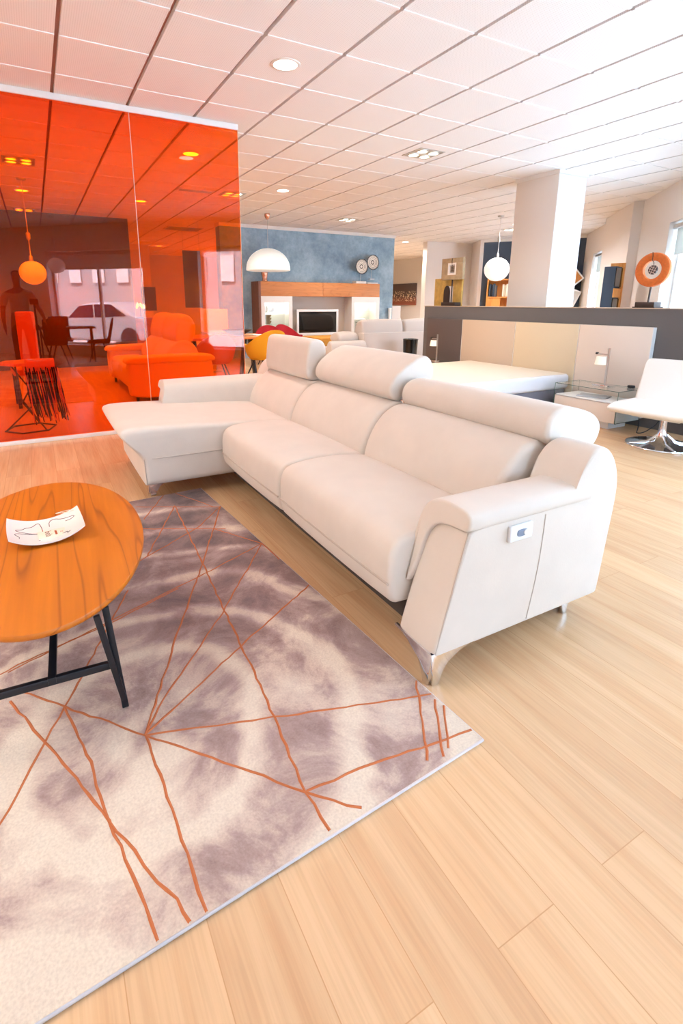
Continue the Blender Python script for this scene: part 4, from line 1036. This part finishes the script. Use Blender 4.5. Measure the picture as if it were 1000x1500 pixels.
gf = thing('arch_sculpture', 'gold leaf panel with a dark arch opening on the low wall', 'sculpture', (5.78, 6.42, LW))
g = MB()
for (y0, y1, z0, z1) in ((.05, .32, 0, .42), (-.30, -.11, 0, .42), (-.11, .05, .30, .42)): g.box(0, .03, y0, y1, z0, z1, bev=.001)
g.build('gold_panel', M['gold'], gf, local=True)
g = MB(); pts = [(-.05+.10*math.cos(a)*1.0, .21+.09*math.sin(a)) for a in [PI*k/12 for k in range(13)]]
g.prism([(.09, .0), (.09, .2)]+[(.02+.07*math.cos(a), .2+.11*math.sin(a)) for a in [PI*k/10 for k in range(1, 10)]]+[(-.05, .2), (-.05, 0)], YZ, -.012, .0)
g.build('dark_arch', M['brown_metal'], gf, local=True)

# ================================================================== RIGHT BACK: shelves, cabinet, bookcase, picture
bc = thing('bookcase', 'lit orange wood bookcase against the dark blue wall', 'bookcase', (11.3, 10.45, 0), math.radians(-55))
w_ = .75; g = MB()
g.box(-w_/2, -w_/2+.03, 0, .32, 0, 1.92); g.box(w_/2-.03, w_/2, 0, .32, 0, 1.92); g.box(-w_/2, w_/2, .30, .32, 0, 1.92); g.box(-w_/2, w_/2, 0, .32, 1.89, 1.92)
g.build('frame', M['book_wood'], bc, local=True)
for z in (.05, .5, .95, 1.42): MB().box(-w_/2+.03, w_/2-.03, .01, .30, z, z+.03).build('shelf', M['book_wood'], bc, local=True)
MB().box(-w_/2+.03, 0, 0, .02, .98, 1.40).build('door', M['book_wood'], bc, local=True)
ca, sa = math.cos(math.radians(-55)), math.sin(math.radians(-55))
def bcw(x, y, z): return (11.3+x*ca-y*sa, 10.45+x*sa+y*ca, z)
for k, (x, hgt, mk) in enumerate([(-.30, .34, 'dark_blue'), (-.25, .32, 'black'), (-.20, .35, 'dark_blue'), (-.15, .30, 'taupe'), (.05, .33, 'card'), (.10, .31, 'cream_panel'), (.15, .34, 'card')]):
    o = MB().box(-.02, .02, -.1, .1, 0, hgt, bev=.002).build('book', M[mk]); o.location = bcw(x, .14, 1.45); o.rotation_euler = (0, 0, math.radians(-55))
    tag(o, ['tall dark blue book at the left end of the bookcase top shelf', 'black book second from the left on the top shelf', 'dark blue book third from the left on the top shelf', 'taupe book fourth from the left on the top shelf',
            'cream card-coloured book left of the pale group on the top shelf', 'buff book in the middle of the pale group on the top shelf', 'cream book at the right end of the pale group on the top shelf'][k], 'book', 'books on the lit bookcase')
def diamond(c, s, depth, ang, mo, mi, label):
    t = thing('wall_shelf', label, 'wall shelf', c, group='diamond box shelves on the dark wall')
    u = Vector((ca, sa, 0)); nrm = Vector((u.y, -u.x, 0))*1.0
    if (Vector((0, 0, 0))-Vector(c)).dot(nrm) < 0: nrm = -nrm
    f = MB()
    def pt(a, b, d_):
        q = u*(a*math.cos(ang)-b*math.sin(ang))+Vector((0, 0, a*math.sin(ang)+b*math.cos(ang)))+nrm*d_; return q
    h = s/2
    for (a0, a1, b0, b1) in ((-h, h, -h, -h+.03), (-h, h, h-.03, h), (-h, -h+.03, -h+.03, h-.03), (h-.03, h, -h+.03, h-.03)):
        P8 = [pt(a, b, d_) for d_ in (0, depth) for a, b in ((a0, b0), (a1, b0), (a1, b1), (a0, b1))]
        f.add(P8, [(0, 1, 2, 3), (7, 6, 5, 4), (0, 4, 5, 1), (1, 5, 6, 2), (2, 6, 7, 3), (3, 7, 4, 0)])
    f.build('box_frame', mo, t, local=True)
    k = MB(); P4 = [pt(a, b, d_) for d_ in (0, .02) for a, b in ((-h+.03, -h+.03), (h-.03, -h+.03), (h-.03, h-.03), (-h+.03, h-.03))]
    k.add(P4, [(0, 1, 2, 3), (7, 6, 5, 4), (0, 4, 5, 1), (1, 5, 6, 2), (2, 6, 7, 3), (3, 7, 4, 0)]); k.build('back_panel', mi, t, local=True)
diamond((12.36, 9.17, 1.93), .52, .28, math.radians(40), M['white'], M['book_wood'], 'upper diamond wall shelf with orange wood inside beside the column')
diamond((12.36, 9.17, 1.42), .52, .28, math.radians(68), M['white'], M['white'], 'lower white diamond wall shelf beside the column')
dc = thing('display_cabinet', 'leaning dark glass cabinet in an orange wood frame by the window', 'cabinet', (8.86, 5.60, 0), math.radians(14))
MB().box(-.15, .15, .02, .2, 0, 1.89).build('body', M['dark_blue'], dc, local=True)
MB().box(.15, .185, -.02, .21, 0, 1.96).build('side_panel', M['book_wood'], dc, local=True)
MB().box(.185, .26, .04, .21, 0, 1.79).build('side_panel', M['book_wood'], dc, local=True)
MB().box(-.15, .15, -.005, .02, 1.38, 1.53).build('drawer', M['book_wood'], dc, local=True)
MB().box(-.145, .145, .005, .02, 1.56, 1.87).build('door_glass', M['screen'], dc, local=True)
MB().box(-.145, .145, .005, .02, .1, 1.36).build('door_glass', M['screen'], dc, local=True)

def skyline_mat():
    m, nt, bs = base('night_skyline_canvas'); N = nt.nodes.new; K = nt.links.new
    tc = N('ShaderNodeTexCoord'); v = N('ShaderNodeTexVoronoi'); v.inputs['Scale'].default_value = 9; mp = N('ShaderNodeMapping'); mp.inputs['Scale'].default_value = (1, 2.4, 1.2)
    K(tc.outputs['Object'], mp.inputs['Vector']); K(mp.outputs['Vector'], v.inputs['Vector'])
    sx = N('ShaderNodeSeparateXYZ'); K(tc.outputs['Object'], sx.inputs[0])
    n = N('ShaderNodeTexNoise'); n.inputs['Scale'].default_value = 22; K(tc.outputs['Object'], n.inputs['Vector'])
    r = N('ShaderNodeValToRGB'); e = r.color_ramp.elements; e[0].position = .0; e[0].color = lin(150, 84, 66); e[1].position = 1; e[1].color = lin(78, 66, 66)
    x = e.new(.3); x.color = lin(120, 74, 62); y = e.new(.42); y.color = lin(88, 70, 66)
    mr = N('ShaderNodeMapRange'); mr.inputs['From Min'].default_value = -.45; mr.inputs['From Max'].default_value = .45; K(sx.outputs['Z'], mr.inputs['Value']); K(mr.outputs[0], r.inputs['Fac'])
    g = N('ShaderNodeMath'); g.operation = 'GREATER_THAN'; g.inputs[1].default_value = .58; K(n.outputs['Fac'], g.inputs[0])
    band = N('ShaderNodeMath'); band.operation = 'COMPARE'; band.inputs[1].default_value = .42; band.inputs[2].default_value = .22; K(mr.outputs[0], band.inputs[0])
    ml = N('ShaderNodeMath'); ml.operation = 'MULTIPLY'; K(g.outputs[0], ml.inputs[0]); K(band.outputs[0], ml.inputs[1])
    mx = N('ShaderNodeMix'); mx.data_type = 'RGBA'; K(ml.outputs[0], mx.inputs[0]); K(r.outputs['Color'], mx.inputs[6]); mx.inputs[7].default_value = lin(236, 214, 180)
    K(mx.outputs[2], bs.inputs['Base Color']); bs.inputs['Roughness'].default_value = .6
    return m
pic = thing('wall_picture', 'dark night city picture on the far grey wall', 'picture', (13.28, 17.35, 1.61))
MB().box(-.03, .018, -.79, .79, -.42, .42).build('canvas', skyline_mat(), pic, local=True)
# white furniture in the far opening
ca_ = thing('white_cabinet', 'white low cabinet beyond the end of the blue wall', 'cabinet', (9.05, 12.4, 0))
MB().box(8.66, 9.24, 12.2, 12.6, .06, 1.19, bev=.004).build('body', M['white'], ca_)
MB().box(8.68, 9.22, 12.19, 12.2, .1, 1.17).build('door', M['white_matt'], ca_)
MB().box(8.7, 9.2, 12.25, 12.55, 0, .06).build('plinth', M['white'], ca_)
ac = thing('armchair', 'white armchair in the far opening beside the partition', 'armchair', (10.3, 14.0, 0))
MB().loft([(13.6, .1), (13.6, .45), (14.5, .45), (14.5, .1)], YZ, 9.85, 10.75, .04, 0).build('seat', M['white_leather'], ac)
MB().loft([(14.3, .3), (14.3, .98), (14.5, 1.0), (14.55, .3)], YZ, 9.85, 10.75, .06, 0).build('backrest', M['white_leather'], ac)
for x0 in (9.75, 10.65): MB().loft([(13.6, .1), (13.6, .66), (14.5, .66), (14.5, .1)], YZ, x0, x0+.2, .04, 0).build('armrest', M['white_leather'], ac)
for x in (9.9, 10.7):
    for y in (13.7, 14.4): MB().tube([(x, y, 0), (x, y, .11)], .02, 8).build('foot', M['steel'], ac)
for k, (x, y) in enumerate(((9.45, 13.2), (9.75, 12.95))):
    pot('white_vase', [(.07, 0), (.10, .05), (.08, .2), (.045, .3), (.05, .36), (0, .36)], (x, y, .56), M['ceramic'], ['white vase nearer the blue wall on the side table', 'white vase nearer the partition on the side table'][k], 'vase', 'white vases on the far side table')
st = thing('side_table', 'white side table carrying two white vases', 'table', (9.6, 13.05, 0))
MB().box(9.2, 10.0, 12.8, 13.35, .52, .56, bev=.003).build('tabletop', M['white'], st)
for x in (9.25, 9.95):
    for y in (12.85, 13.3): MB().box(x-.02, x+.02, y-.02, y+.02, 0, .52).build('leg', M['white'], st)
tag(MB().box(8.33, 8.40, 11.48, 11.56, 0, 1.15, bev=.004).build('floor_tube_lamp', M['white']), 'slim white upright post at the end of the blue wall', 'post')

# ================================================================== BEHIND THE ORANGE GLASS
os_ = thing('sofa', 'tan two-seat sofa with high headrests behind the orange glass', 'sofa', (1.5, 7.9, 0))
MB().loft([(1.0, .10), (.985, .3), (1.0, .43), (1.1, .455), (1.55, .45), (1.6, .1)], XZ, 7.05, 8.9, .03, .01).build('seat', M['orange_fabric'], os_)
for y0, y1 in ((6.86, 7.10), (8.88, 9.12)):
    a = MB().loft([(.98, .06), (.96, .2), (.955, .5), (.99, .55), (1.5, .56), (2.0, .55), (2.06, .5), (2.06, .06)], XZ, y0, y1, .03, .01).build('armrest', M['orange_fabric'], os_)
    MB().loft([(.92, .50), (.93, .57), (1.0, .60), (1.5, .61), (2.02, .605), (2.09, .56), (2.07, .50), (1.5, .52)], XZ, y0-.03, y1+.03, .03, .005).build('armrest_pad', M['orange_fabric'], a)
for y0, y1 in ((7.10, 7.98), (8.0, 8.88)):
    MB().loft([(1.45, .42), (1.46, .55), (1.56, .72), (1.70, .80), (1.85, .76), (1.95, .6), (2.02, .1), (1.6, .1)], XZ, y0, y1, .04, .012).build('backrest', M['orange_fabric'], os_)
    MB().loft([(1.62, .74), (1.62, .88), (1.68, 1.06), (1.76, 1.12), (1.86, 1.1), (1.93, .95), (1.88, .76), (1.75, .70)], XZ, y0+.02, y1-.02, .04, .015).build('headrest', M['orange_fabric'], os_)
for x in (1.05, 1.98):
    for y in (6.92, 9.05): MB().tube([(x, y, 0), (x, y, .08)], .02, 8).build('foot', M['black'], os_)

tag(MB().box(-3.2, 1.83, 11.5, 11.52, .0, 2.90).build('violet_glass_screen', M['blue_glass']), 'dark violet glass screen standing behind the orange glass', 'glass panel')
tag(MB().box(3.02, 3.42, 12.0, 12.02, 1.16, 2.40).build('violet_hanging_panel', M['blue_glass']), 'narrow dark violet panel hanging right of the tan sofa', 'glass panel')
hs = MB()
for x in (3.04, 3.40): hs.tube([(x, 12.01, 2.4), (x, 12.01, CEIL)], .003, 5)
hs.build('suspension_wire', M['steel'], bpy.data.objects['violet_hanging_panel'])

# hexagonal wire side table with a fringed throw
hx = thing('side_table', 'hexagonal side table on thin crossed wire legs behind the glass', 'table', (-.17, 5.98, 0))
hexp = [(.235*math.cos(PI/3*k+.2), .235*math.sin(PI/3*k+.2)) for k in range(6)]
MB().prism(hexp, XY, .675, .70, bev=.003).build('tabletop', M['dining_wood'], hx, local=True)
for k in range(3):
    a = PI/3*2*k+.2
    MB().tube([(.2*math.cos(a), .2*math.sin(a), .68), (-.1*math.cos(a+.9), -.1*math.sin(a+.9), .3), (.22*math.cos(a+1.0), .22*math.sin(a+1.0), .012)], .008, 8).build('leg', M['brown_metal'], hx, local=True)
e = MB(); e.tube([(.235*math.cos(PI/3*k+.2), .235*math.sin(PI/3*k+.2), .01) for k in range(6)], .008, 8, closed=True); e.build('base_ring', M['brown_metal'], hx, local=True)
th = thing('fringed_throw', 'dark fringed throw hanging over the hexagonal side table', 'throw', (.01, 5.862, .702), -PI/2)
def sheet(mb_, pts, w0, w1, th_):
    vs = []; fs = []
    for (x, z) in pts:
        for yy in (w0, w1):
            vs.append((x, yy, z)); vs.append((x, yy, z+th_))
    for i in range(len(pts)-1):
        o = 4*i; n = o+4
        fs += [(o, n, n+2, o+2), (o+1, o+3, n+3, n+1), (o, o+1, n+1, n), (o+2, n+2, n+3, o+3)]
    fs += [(0, 2, 3, 1), (len(vs)-4, len(vs)-3, len(vs)-1, len(vs)-2)]
    mb_.add(vs, fs, 0, True)
g = MB(); sheet(g, [(-.18, .004), (-.05, .012), (.06, .008), (.09, -.02), (.10, -.10), (.105, -.2)], -.16, .10, .01); g.build('cloth', M['throw'], th, local=True)
fr = MB(); rf = random.Random(5)
for k in range(46):
    y0 = -.17+.29*k/45; x0 = .108+rf.uniform(-.008, .012); L_ = .60+rf.uniform(-.10, .02)
    fr.tube([(x0, y0, -.03-.06*rf.random()), (x0+.012+rf.uniform(-.01, .02), y0+.02+rf.uniform(-.02, .02), -.3), (x0+.03+rf.uniform(-.02, .02), y0+.05+rf.uniform(-.02, .02), -L_)], [.006, .007, .005], 5, mi=1 if k % 3 == 0 else 0)
fr.build('fringe', [M['fringe'], M['throw']], th, local=True)
# high-backed dining chair
hc = thing('dining_chair', 'high-backed upholstered dining chair behind the hexagonal side table', 'chair', (-.14, 7.45, 0), .1)
MB().box(-.10, .10, -.26, -.19, .40, 1.17, bev=.02).build('backrest', M['throw'], hc, local=True)
MB().box(-.20, .20, -.22, .22, .40, .48, bev=.02).build('seat', M['throw'], hc, local=True)
for x in (-.17, .17):
    for y in (-.19, .19): MB().box(x-.02, x+.02, y-.02, y+.02, 0, .41).build('leg', M['brown_metal'], hc, local=True)

# far left corner of the shop
wallbox('wall_back', -7.0, 3.3, 17.2, 17.4, 0, CEIL, M['wall'])
fp = thing('wall_picture', 'dark abstract picture on the back wall behind the orange glass', 'picture', (3.0, 17.17, 1.38))
MB().box(-.03, .40, -.02, .02, -.36, .36).build('canvas', M['brown_panel'], fp, local=True)
sb = thing('sideboard', 'long sideboard against the back wall behind the orange glass', 'sideboard', (2.6, 16.85, 0))
MB().box(1.9, 3.25, 16.6, 17.1, .1, .82, bev=.004).build('body', M['dining_wood'], sb)
for x0 in (1.92, 2.37, 2.82): MB().box(x0, x0+.42, 16.585, 16.6, .14, .8).build('door', M['oak_front'], sb)
for x in (2.0, 3.15):
    for y in (16.7, 17.0): MB().box(x-.02, x+.02, y-.02, y+.02, 0, .1).build('leg', M['black'], sb)
cl = thing('table_lamp', 'glowing candle-cluster lamp on the far sideboard', 'table lamp', (2.85, 16.85, .82))
MB().lathe([(0, 0), (.09, 0), (.09, .015), (.015, .03), (.012, .3), (0, .3)], (0, 0, 0), 16).build('lamp_base', M['brown_metal'], cl, local=True)
for k in range(5):
    a = 2*PI*k/5; MB().lathe([(0, 0), (.03, .02), (.035, .06), (.02, .12), (0, .14)], (.11*math.cos(a), .11*math.sin(a), .26+.05*(k % 2)), 12).build('bulb', M['spot_lamp'], cl, local=True)
fl = thing('floor_lamp', 'floor lamp with a pale square shade behind the tan sofa', 'floor lamp', (2.92, 9.55, 0))
MB().box(-.20, .20, -.20, .20, .74, 1.16, bev=.006).build('lamp_shade', EM('lit_shade_cloth', lin(255, 226, 170), .5), fl, local=True)
MB().tube([(0, 0, .02), (0, 0, .76)], .012, 10).build('pole', M['steel'], fl, local=True)
MB().lathe([(0, 0), (.16, 0), (.16, .015), (.02, .03), (0, .03)], (0, 0, 0), 24).build('lamp_base', M['steel'], fl, local=True)
wd = thing('tall_cabinet', 'tall pale cabinet with dark niches in the far corner behind the glass', 'cabinet', (2.15, 14.6, 0))
g = MB(); g.box(-.35, .35, -.2, .2, 0, .9); g.build('body', M['walnut'], wd, local=True)
MB().box(-.33, .33, -.215, -.2, .05, .86).build('door', M['dining_wood'], wd, local=True)

# ================================================================== BEHIND THE CAMERA (seen mirrored in the glass)
rt = thing('dining_table', 'dark dining table by the shop window, mirrored in the orange glass', 'table', (.55, -1.95, 0))
MB().box(-.05, 1.12, -2.35, -1.55, .72, .755, bev=.004).build('tabletop', M['brown_panel'], rt)
for sx in (.0, 1.0):
    for sy in (-1, 1): MB().bar((.05+sx, -1.95+sy*.12, .72), (.05+sx, -1.95+sy*.34, 0), .06, .03, bev=.002).build('leg', M['brown_panel'], rt)
def shell_chair(label, loc, rz):
    t = thing('shell_chair', label, 'chair', loc, rz, 'dark shell chairs by the shop window')
    MB().loft([(-.22, .44), (.18, .43), (.22, .45), (.23, .50), (.30, .80), (.33, .95), (.315, .955), (.285, .8), (.20, .51), (.16, .475), (-.22, .475)], XZ, -.21, .21, .03, .01, it=1).build('shell', M['chair_dark'], t, local=True)
    for sx in (-1, 1):
        for sy in (-1, 1): MB().tube([(sx*.08, sy*.08, .44), (sx*.22, sy*.2, 0)], [.012, .009], 8).build('leg', M['black'], t, local=True)
    return t
shell_chair('dark shell chair at the window end of the mirrored dining table', (1.12, -1.27, 0), .1)
shell_chair('dark shell chair on the near side of the mirrored dining table', (.30, -1.18, 0), PI/2)
shell_chair('dark shell chair on the far side of the mirrored dining table', (.45, -2.6, 0), -PI/2)

# the photographer
pe = thing('person', 'person in pale polo shirt standing with one hand on a tripod', 'person', (-.24, -.42, 0))
def skin(name, verts, edges, radii, mat, parent, root=0, sub=2):
    me = bpy.data.meshes.new(name); me.from_pydata(verts, edges, []); me.update()
    o = bpy.data.objects.new(name, me); COL.objects.link(o)
    md = o.modifiers.new('skin', 'SKIN'); md.use_smooth_shade = True
    sv = me.skin_vertices[0].data
    for i, r in enumerate(radii):
        sv[i].radius = r if isinstance(r, tuple) else (r, r); sv[i].use_root = (i == root)
    o.modifiers.new('subsurf', 'SUBSURF').levels = sub; o.modifiers['subsurf'].render_levels = sub
    me.materials.append(mat); o.parent = parent
    return o
# person faces +y; right hand side is +x
V_ = []; E_ = []; R_ = []
def chain(pts, start=None):
    prev = start
    for p, r in pts:
        V_.append(p); R_.append(r); i = len(V_)-1
        if prev is not None: E_.append((prev, i))
        prev = i
    return prev
pelvis = chain([((0, 0, .98), (.15, .11))])
chest = chain([((0, 0, 1.15), (.14, .10)), ((0, .01, 1.32), (.165, .115)), ((0, 0, 1.45), (.13, .09))], pelvis)
neck = chain([((0, .01, 1.53), (.058, .058)), ((0, .03, 1.60), (.06, .065))], chest)
hd = chain([((0, .045, 1.67), (.075, .09)), ((0, .04, 1.75), (.078, .098)), ((0, .03, 1.81), (.06, .075))], neck)
nose = chain([((0, .155, 1.68), (.012, .014))], neck+1)
for sx in (-1, 1):
    hip = chain([((sx*.10, 0, .90), .095), ((sx*.11, .01, .70), .078), ((sx*.115, .02, .50), .058), ((sx*.12, -.01, .30), .052), ((sx*.12, -.02, .10), .038), ((sx*.12, .0, .045), .04), ((sx*.13, .15, .03), .032)], pelvis)
# arms: left hangs, right reaches to the tripod
sh = chain([((-.19, 0, 1.42), .062), ((-.25, -.01, 1.27), .05), ((-.275, -.01, 1.12), .042), ((-.28, .03, .98), .036), ((-.275, .06, .87), .027), ((-.272, .075, .80), (.022, .04))], chest)
for k, (dx, L_) in enumerate(((-.03, .07), (-.01, .085), (.012, .08), (.03, .065))):
    chain([((-.272+.0, .075+dx, .77), .010), ((-.268, .078+dx, .77-L_*.5), .009), ((-.262, .085+dx, .77-L_), .008)], sh)
chain([((-.26, .12, .79), .011), ((-.252, .135, .755), .009)], sh)
sh = chain([((.19, 0, 1.42), .062), ((.26, .03, 1.28), .05), ((.31, .06, 1.15), .042), ((.35, .14, 1.06), .036), ((.37, .20, .99), .027), ((.378, .225, .955), (.022, .036))], chest)
for k, (dx, L_) in enumerate(((-.03, .07), (-.01, .08), (.012, .075), (.03, .06))):
    chain([((.383, .235+dx, .93), .010), ((.395, .24+dx, .93-L_*.45), .009), ((.39, .235+dx, .93-L_*.8), .008)], sh)
chain([((.36, .26, .945), .011), ((.365, .275, .915), .009)], sh)
skin('body', V_, E_, R_, M['skin'], pe)
def limb(name, pts, mat, extra=None):
    V2 = [p for p, r in pts]; R2 = [r for p, r in pts]; E2 = [(i, i+1) for i in range(len(pts)-1)]
    return skin(name, V2, E2, R2, mat, pe)
V_, E_, R_ = [], [], []
c0 = chain([((0, 0, .95), (.165, .125)), ((0, 0, 1.15), (.16, .12)), ((0, .01, 1.32), (.182, .132)), ((0, 0, 1.44), (.145, .105)), ((0, .005, 1.50), (.07, .07))])
a1 = chain([((-.19, 0, 1.42), .077), ((-.25, -.01, 1.27), .066), ((-.262, -.01, 1.20), .062)], 3)
a2 = chain([((.19, 0, 1.42), .077), ((.26, .03, 1.28), .066), ((.285, .045, 1.22), .062)], 3)
skin('polo_shirt', V_, E_, R_, M['polo'], pe)
V_, E_, R_ = [], [], []
c0 = chain([((0, 0, 1.0), (.165, .125)), ((0, 0, .95), (.16, .12))])
for sx in (-1, 1): chain([((sx*.10, 0, .88), .108), ((sx*.11, .01, .70), .092), ((sx*.115, .02, .50), .074), ((sx*.12, -.01, .30), .068), ((sx*.12, -.02, .09), .062)], c0)
skin('trousers', V_, E_, R_, M['trousers'], pe)
limb('hair', [((0, -.0, 1.70), (.07, .06)), ((0, .0, 1.77), (.088, .088)), ((0, .03, 1.825), (.07, .085))], M['hair'])
for sx in (-1, 1):
    MB().loft([(sx*.12-.045, -.08), (sx*.12+.045, -.08), (sx*.125+.052, .1), (sx*.13+.035, .20), (sx*.13-.035, .20), (sx*.125-.05, .1)], XY, 0, .085, .03, 0).build('shoe', M['shoe'], pe, local=True)
# tripod with a small camera body; the viewpoint sits at its lens
tp = thing('tripod', 'black tripod with a camera beside the standing person', 'tripod', (.0, -.17, 0))
MB().box(-.07, .07, -.04, .035, 1.235, 1.335, bev=.01).build('camera_body', M['black'], tp, local=True)
MB().tube([(0, 0, 1.235), (0, 0, .80)], .016, 10).build('center_post', M['black'], tp, local=True)
MB().lathe([(0, .78), (.035, .78), (.04, .86), (.02, .88), (0, .88)], (0, 0, 0), 14).build('hub', M['black'], tp, local=True)
for k in range(3):
    a = 2*PI*k/3+PI/2; MB().tube([(.03*math.cos(a), .03*math.sin(a), .84), (.14*math.cos(a), .14*math.sin(a), .45), (.27*math.cos(a), .27*math.sin(a), 0.006)], [.015, .013, .01], 8).build('leg', M['black'], tp, local=True)

# street outside the shop windows
mb = MB(); pts = [W(-30, .3, 0), W(30, .3, 0), W(30, 3, 0), W(-30, 3, 0)]
mb.prism([(p[0], p[1]) for p in pts], XY, -.2, -.02); struct(mb, 'pavement', M['pavement'])
mb = MB(); pts = [W(-40, 3, 0), W(40, 3, 0), W(40, 14, 0), W(-40, 14, 0)]
mb.prism([(p[0], p[1]) for p in pts], XY, -.3, -.14); struct(mb, 'road', M['asphalt'])
fa = thing('facade_building', 'pale street building across the road, mirrored in the glass', 'building', W(0, 15, -.14))
mb = MB(); pts = [W(-26, 14, 0), W(14, 14, 0), W(14, 20, 0), W(-26, 20, 0)]
mb.prism([(p[0], p[1]) for p in pts], XY, -.2, 4.6); mb.build('wall', M['facade'], fa)
for k in range(-15, 5):
    for z in (2.3,):
        t0 = k*1.55; q = MB(); pts = [W(t0, 13.93, 0), W(t0+.75, 13.93, 0), W(t0+.75, 14.0, 0), W(t0, 14.0, 0)]
        q.prism([(p[0], p[1]) for p in pts], XY, z, z+1.25); q.build('window', M['white'], fa)
cr = thing('car', 'silver parked car outside the shop window, mirrored in the glass', 'car', W(-6.7, 4.2, -.14), math.atan2(WD.y, WD.x))
prof = [(-2.1, .3), (-2.12, .62), (-1.95, .78), (-1.1, .92), (-.55, 1.38), (.75, 1.44), (1.5, 1.0), (2.0, .9), (2.1, .6), (2.08, .3), (1.7, .22), (-1.7, .22)]
MB().loft(prof, XZ, -.82, .82, .12, 0, it=1).build('body', M['car_paint'], cr, local=True)
for sg in (-1, 1):
    g = MB(); g.prism([(-.95, .93), (-.50, 1.30), (.02, 1.34), (.02, .95)], XZ, sg*.812, sg*.826); g.build('side_window', M['car_glass'], cr, local=True)
    g = MB(); g.prism([(.08, .95), (.08, 1.34), (.70, 1.35), (1.25, 1.0)], XZ, sg*.812, sg*.826); g.build('side_window', M['car_glass'], cr, local=True)
    for x in (-1.3, 1.3):
        w = MB(); q = MB().lathe([(0, 0), (.2, 0), (.2, .02), (.32, .02), (.33, .08), (.32, .2), (0, .2)], (0, 0, 0), 28)
        w.add([(x+v[0], sg*(.86-v[2]), .33+v[1]) for v in q.v], q.f, 0, True); w.build('wheel', M['tyre'], cr, local=True)

# ================================================================== LIGHT
wd_ = bpy.data.worlds.new('daylight'); S.world = wd_; wd_.use_nodes = True
bg = wd_.node_tree.nodes['Background']; bg.inputs['Color'].default_value = (.50, .74, 1.0, 1); bg.inputs['Strength'].default_value = 12.0
# sky portals in the window openings help the sampling
for k, (a, b) in enumerate(wins):
    l = bpy.data.lights.new('window_portal', 'AREA'); l.shape = 'RECTANGLE'; l.size = b-a; l.size_y = HEAD-SILL
    try: l.cycles.is_portal = True
    except Exception: pass
    o = bpy.data.objects.new('window_portal', l); COL.objects.link(o)
    z = WN; x = WD; y = z.cross(x)     # light shines along -z
    c = Vector(W((a+b)/2, .24, (SILL+HEAD)/2))
    o.matrix_world = Matrix(((x.x, y.x, z.x, c.x), (x.y, y.y, z.y, c.y), (x.z, y.z, z.z, c.z), (0, 0, 0, 1)))
sl = bpy.data.lights.new('sun', 'SUN'); sl.energy = 125; sl.angle = math.radians(2); sl.color = (.60, .81, 1)
so = bpy.data.objects.new('sun', sl); COL.objects.link(so)
dv = (WN*math.cos(math.radians(68))+WD*.25+Vector((0, 0, -math.sin(math.radians(68))))).normalized()
so.rotation_euler = dv.to_track_quat('-Z', 'Y').to_euler(); so.location = (0, 0, 20)
# downlights added out of view to brighten the dim parts of the shop
for i, j, lb in ((-5, -9, 'added downlight behind the standing person, brightening the wall there'), (17, 16, 'added downlight hidden behind the white partition to light the far opening'), (7, 18, 'added downlight hidden behind the blue wall to light the far opening'), (10, 20, 'added downlight at the unseen back of the far opening'), (11, 6, 'added downlight hidden by the white column for the right corner'), (13, 8, 'second added downlight hidden by the white column for the right corner'), (-8, 3, 'added unseen downlight at the left of the room'), (-8, 9, 'added unseen downlight far left behind the glass')):
    t_ = downlight(XC(i), YC(j), lb, (48 if i in (11, 13) else 170) if i >= 7 else 26)
    if i >= 7:
        for c_ in t_.children:
            if c_.type == 'LIGHT': c_.data.color = (.93, .97, 1)

def panel(x, y, power, label):  # unseen panels added as soft warm fill from the left
    t = thing('ceiling_light', label, 'ceiling light', (x, y, CEIL), group='added unseen fill panels in the ceiling')
    f = MB()
    for a in ((-.6, .6, -.66, -.63), (-.6, .6, .63, .66), (-.6, -.57, -.63, .63), (.57, .6, -.63, .63)): f.box(a[0], a[1], a[2], a[3], -.02, 0)
    f.build('frame', M['white_matt'], t, local=True)
    MB().box(-.57, .57, -.63, .63, -.012, -.004).build('diffuser', M['downlight'], t, local=True)
    l = bpy.data.lights.new('fill_panel_beam', 'AREA'); l.shape = 'RECTANGLE'; l.size = 1.14; l.size_y = 1.26; l.energy = power; l.color = (1, .91, .82)
    o = bpy.data.objects.new('fill_panel_beam', l); COL.objects.link(o); o.parent = t; o.location = (0, 0, -.024)
panel(XC(-6)-.3, YC(-2)+.334, 46, 'added unseen fill panel in the ceiling left of the coffee table')
panel(XC(-10)-.3, YC(1)+.334, 46, 'added unseen fill panel in the ceiling near the left wall')

S.view_settings.view_transform = 'Standard'; S.view_settings.look = 'None'; S.view_settings.gamma = 1; S.view_settings.exposure = -0.04
S.view_settings.use_curve_mapping = False
try:
    S.cycles.use_denoising = True; S.cycles.max_bounces = 10; S.cycles.transparent_max_bounces = 16; S.cycles.sample_clamp_indirect = 8
    S.cycles.caustics_reflective = False; S.cycles.caustics_refractive = False
except Exception: pass
bpy.context.view_layer.update()
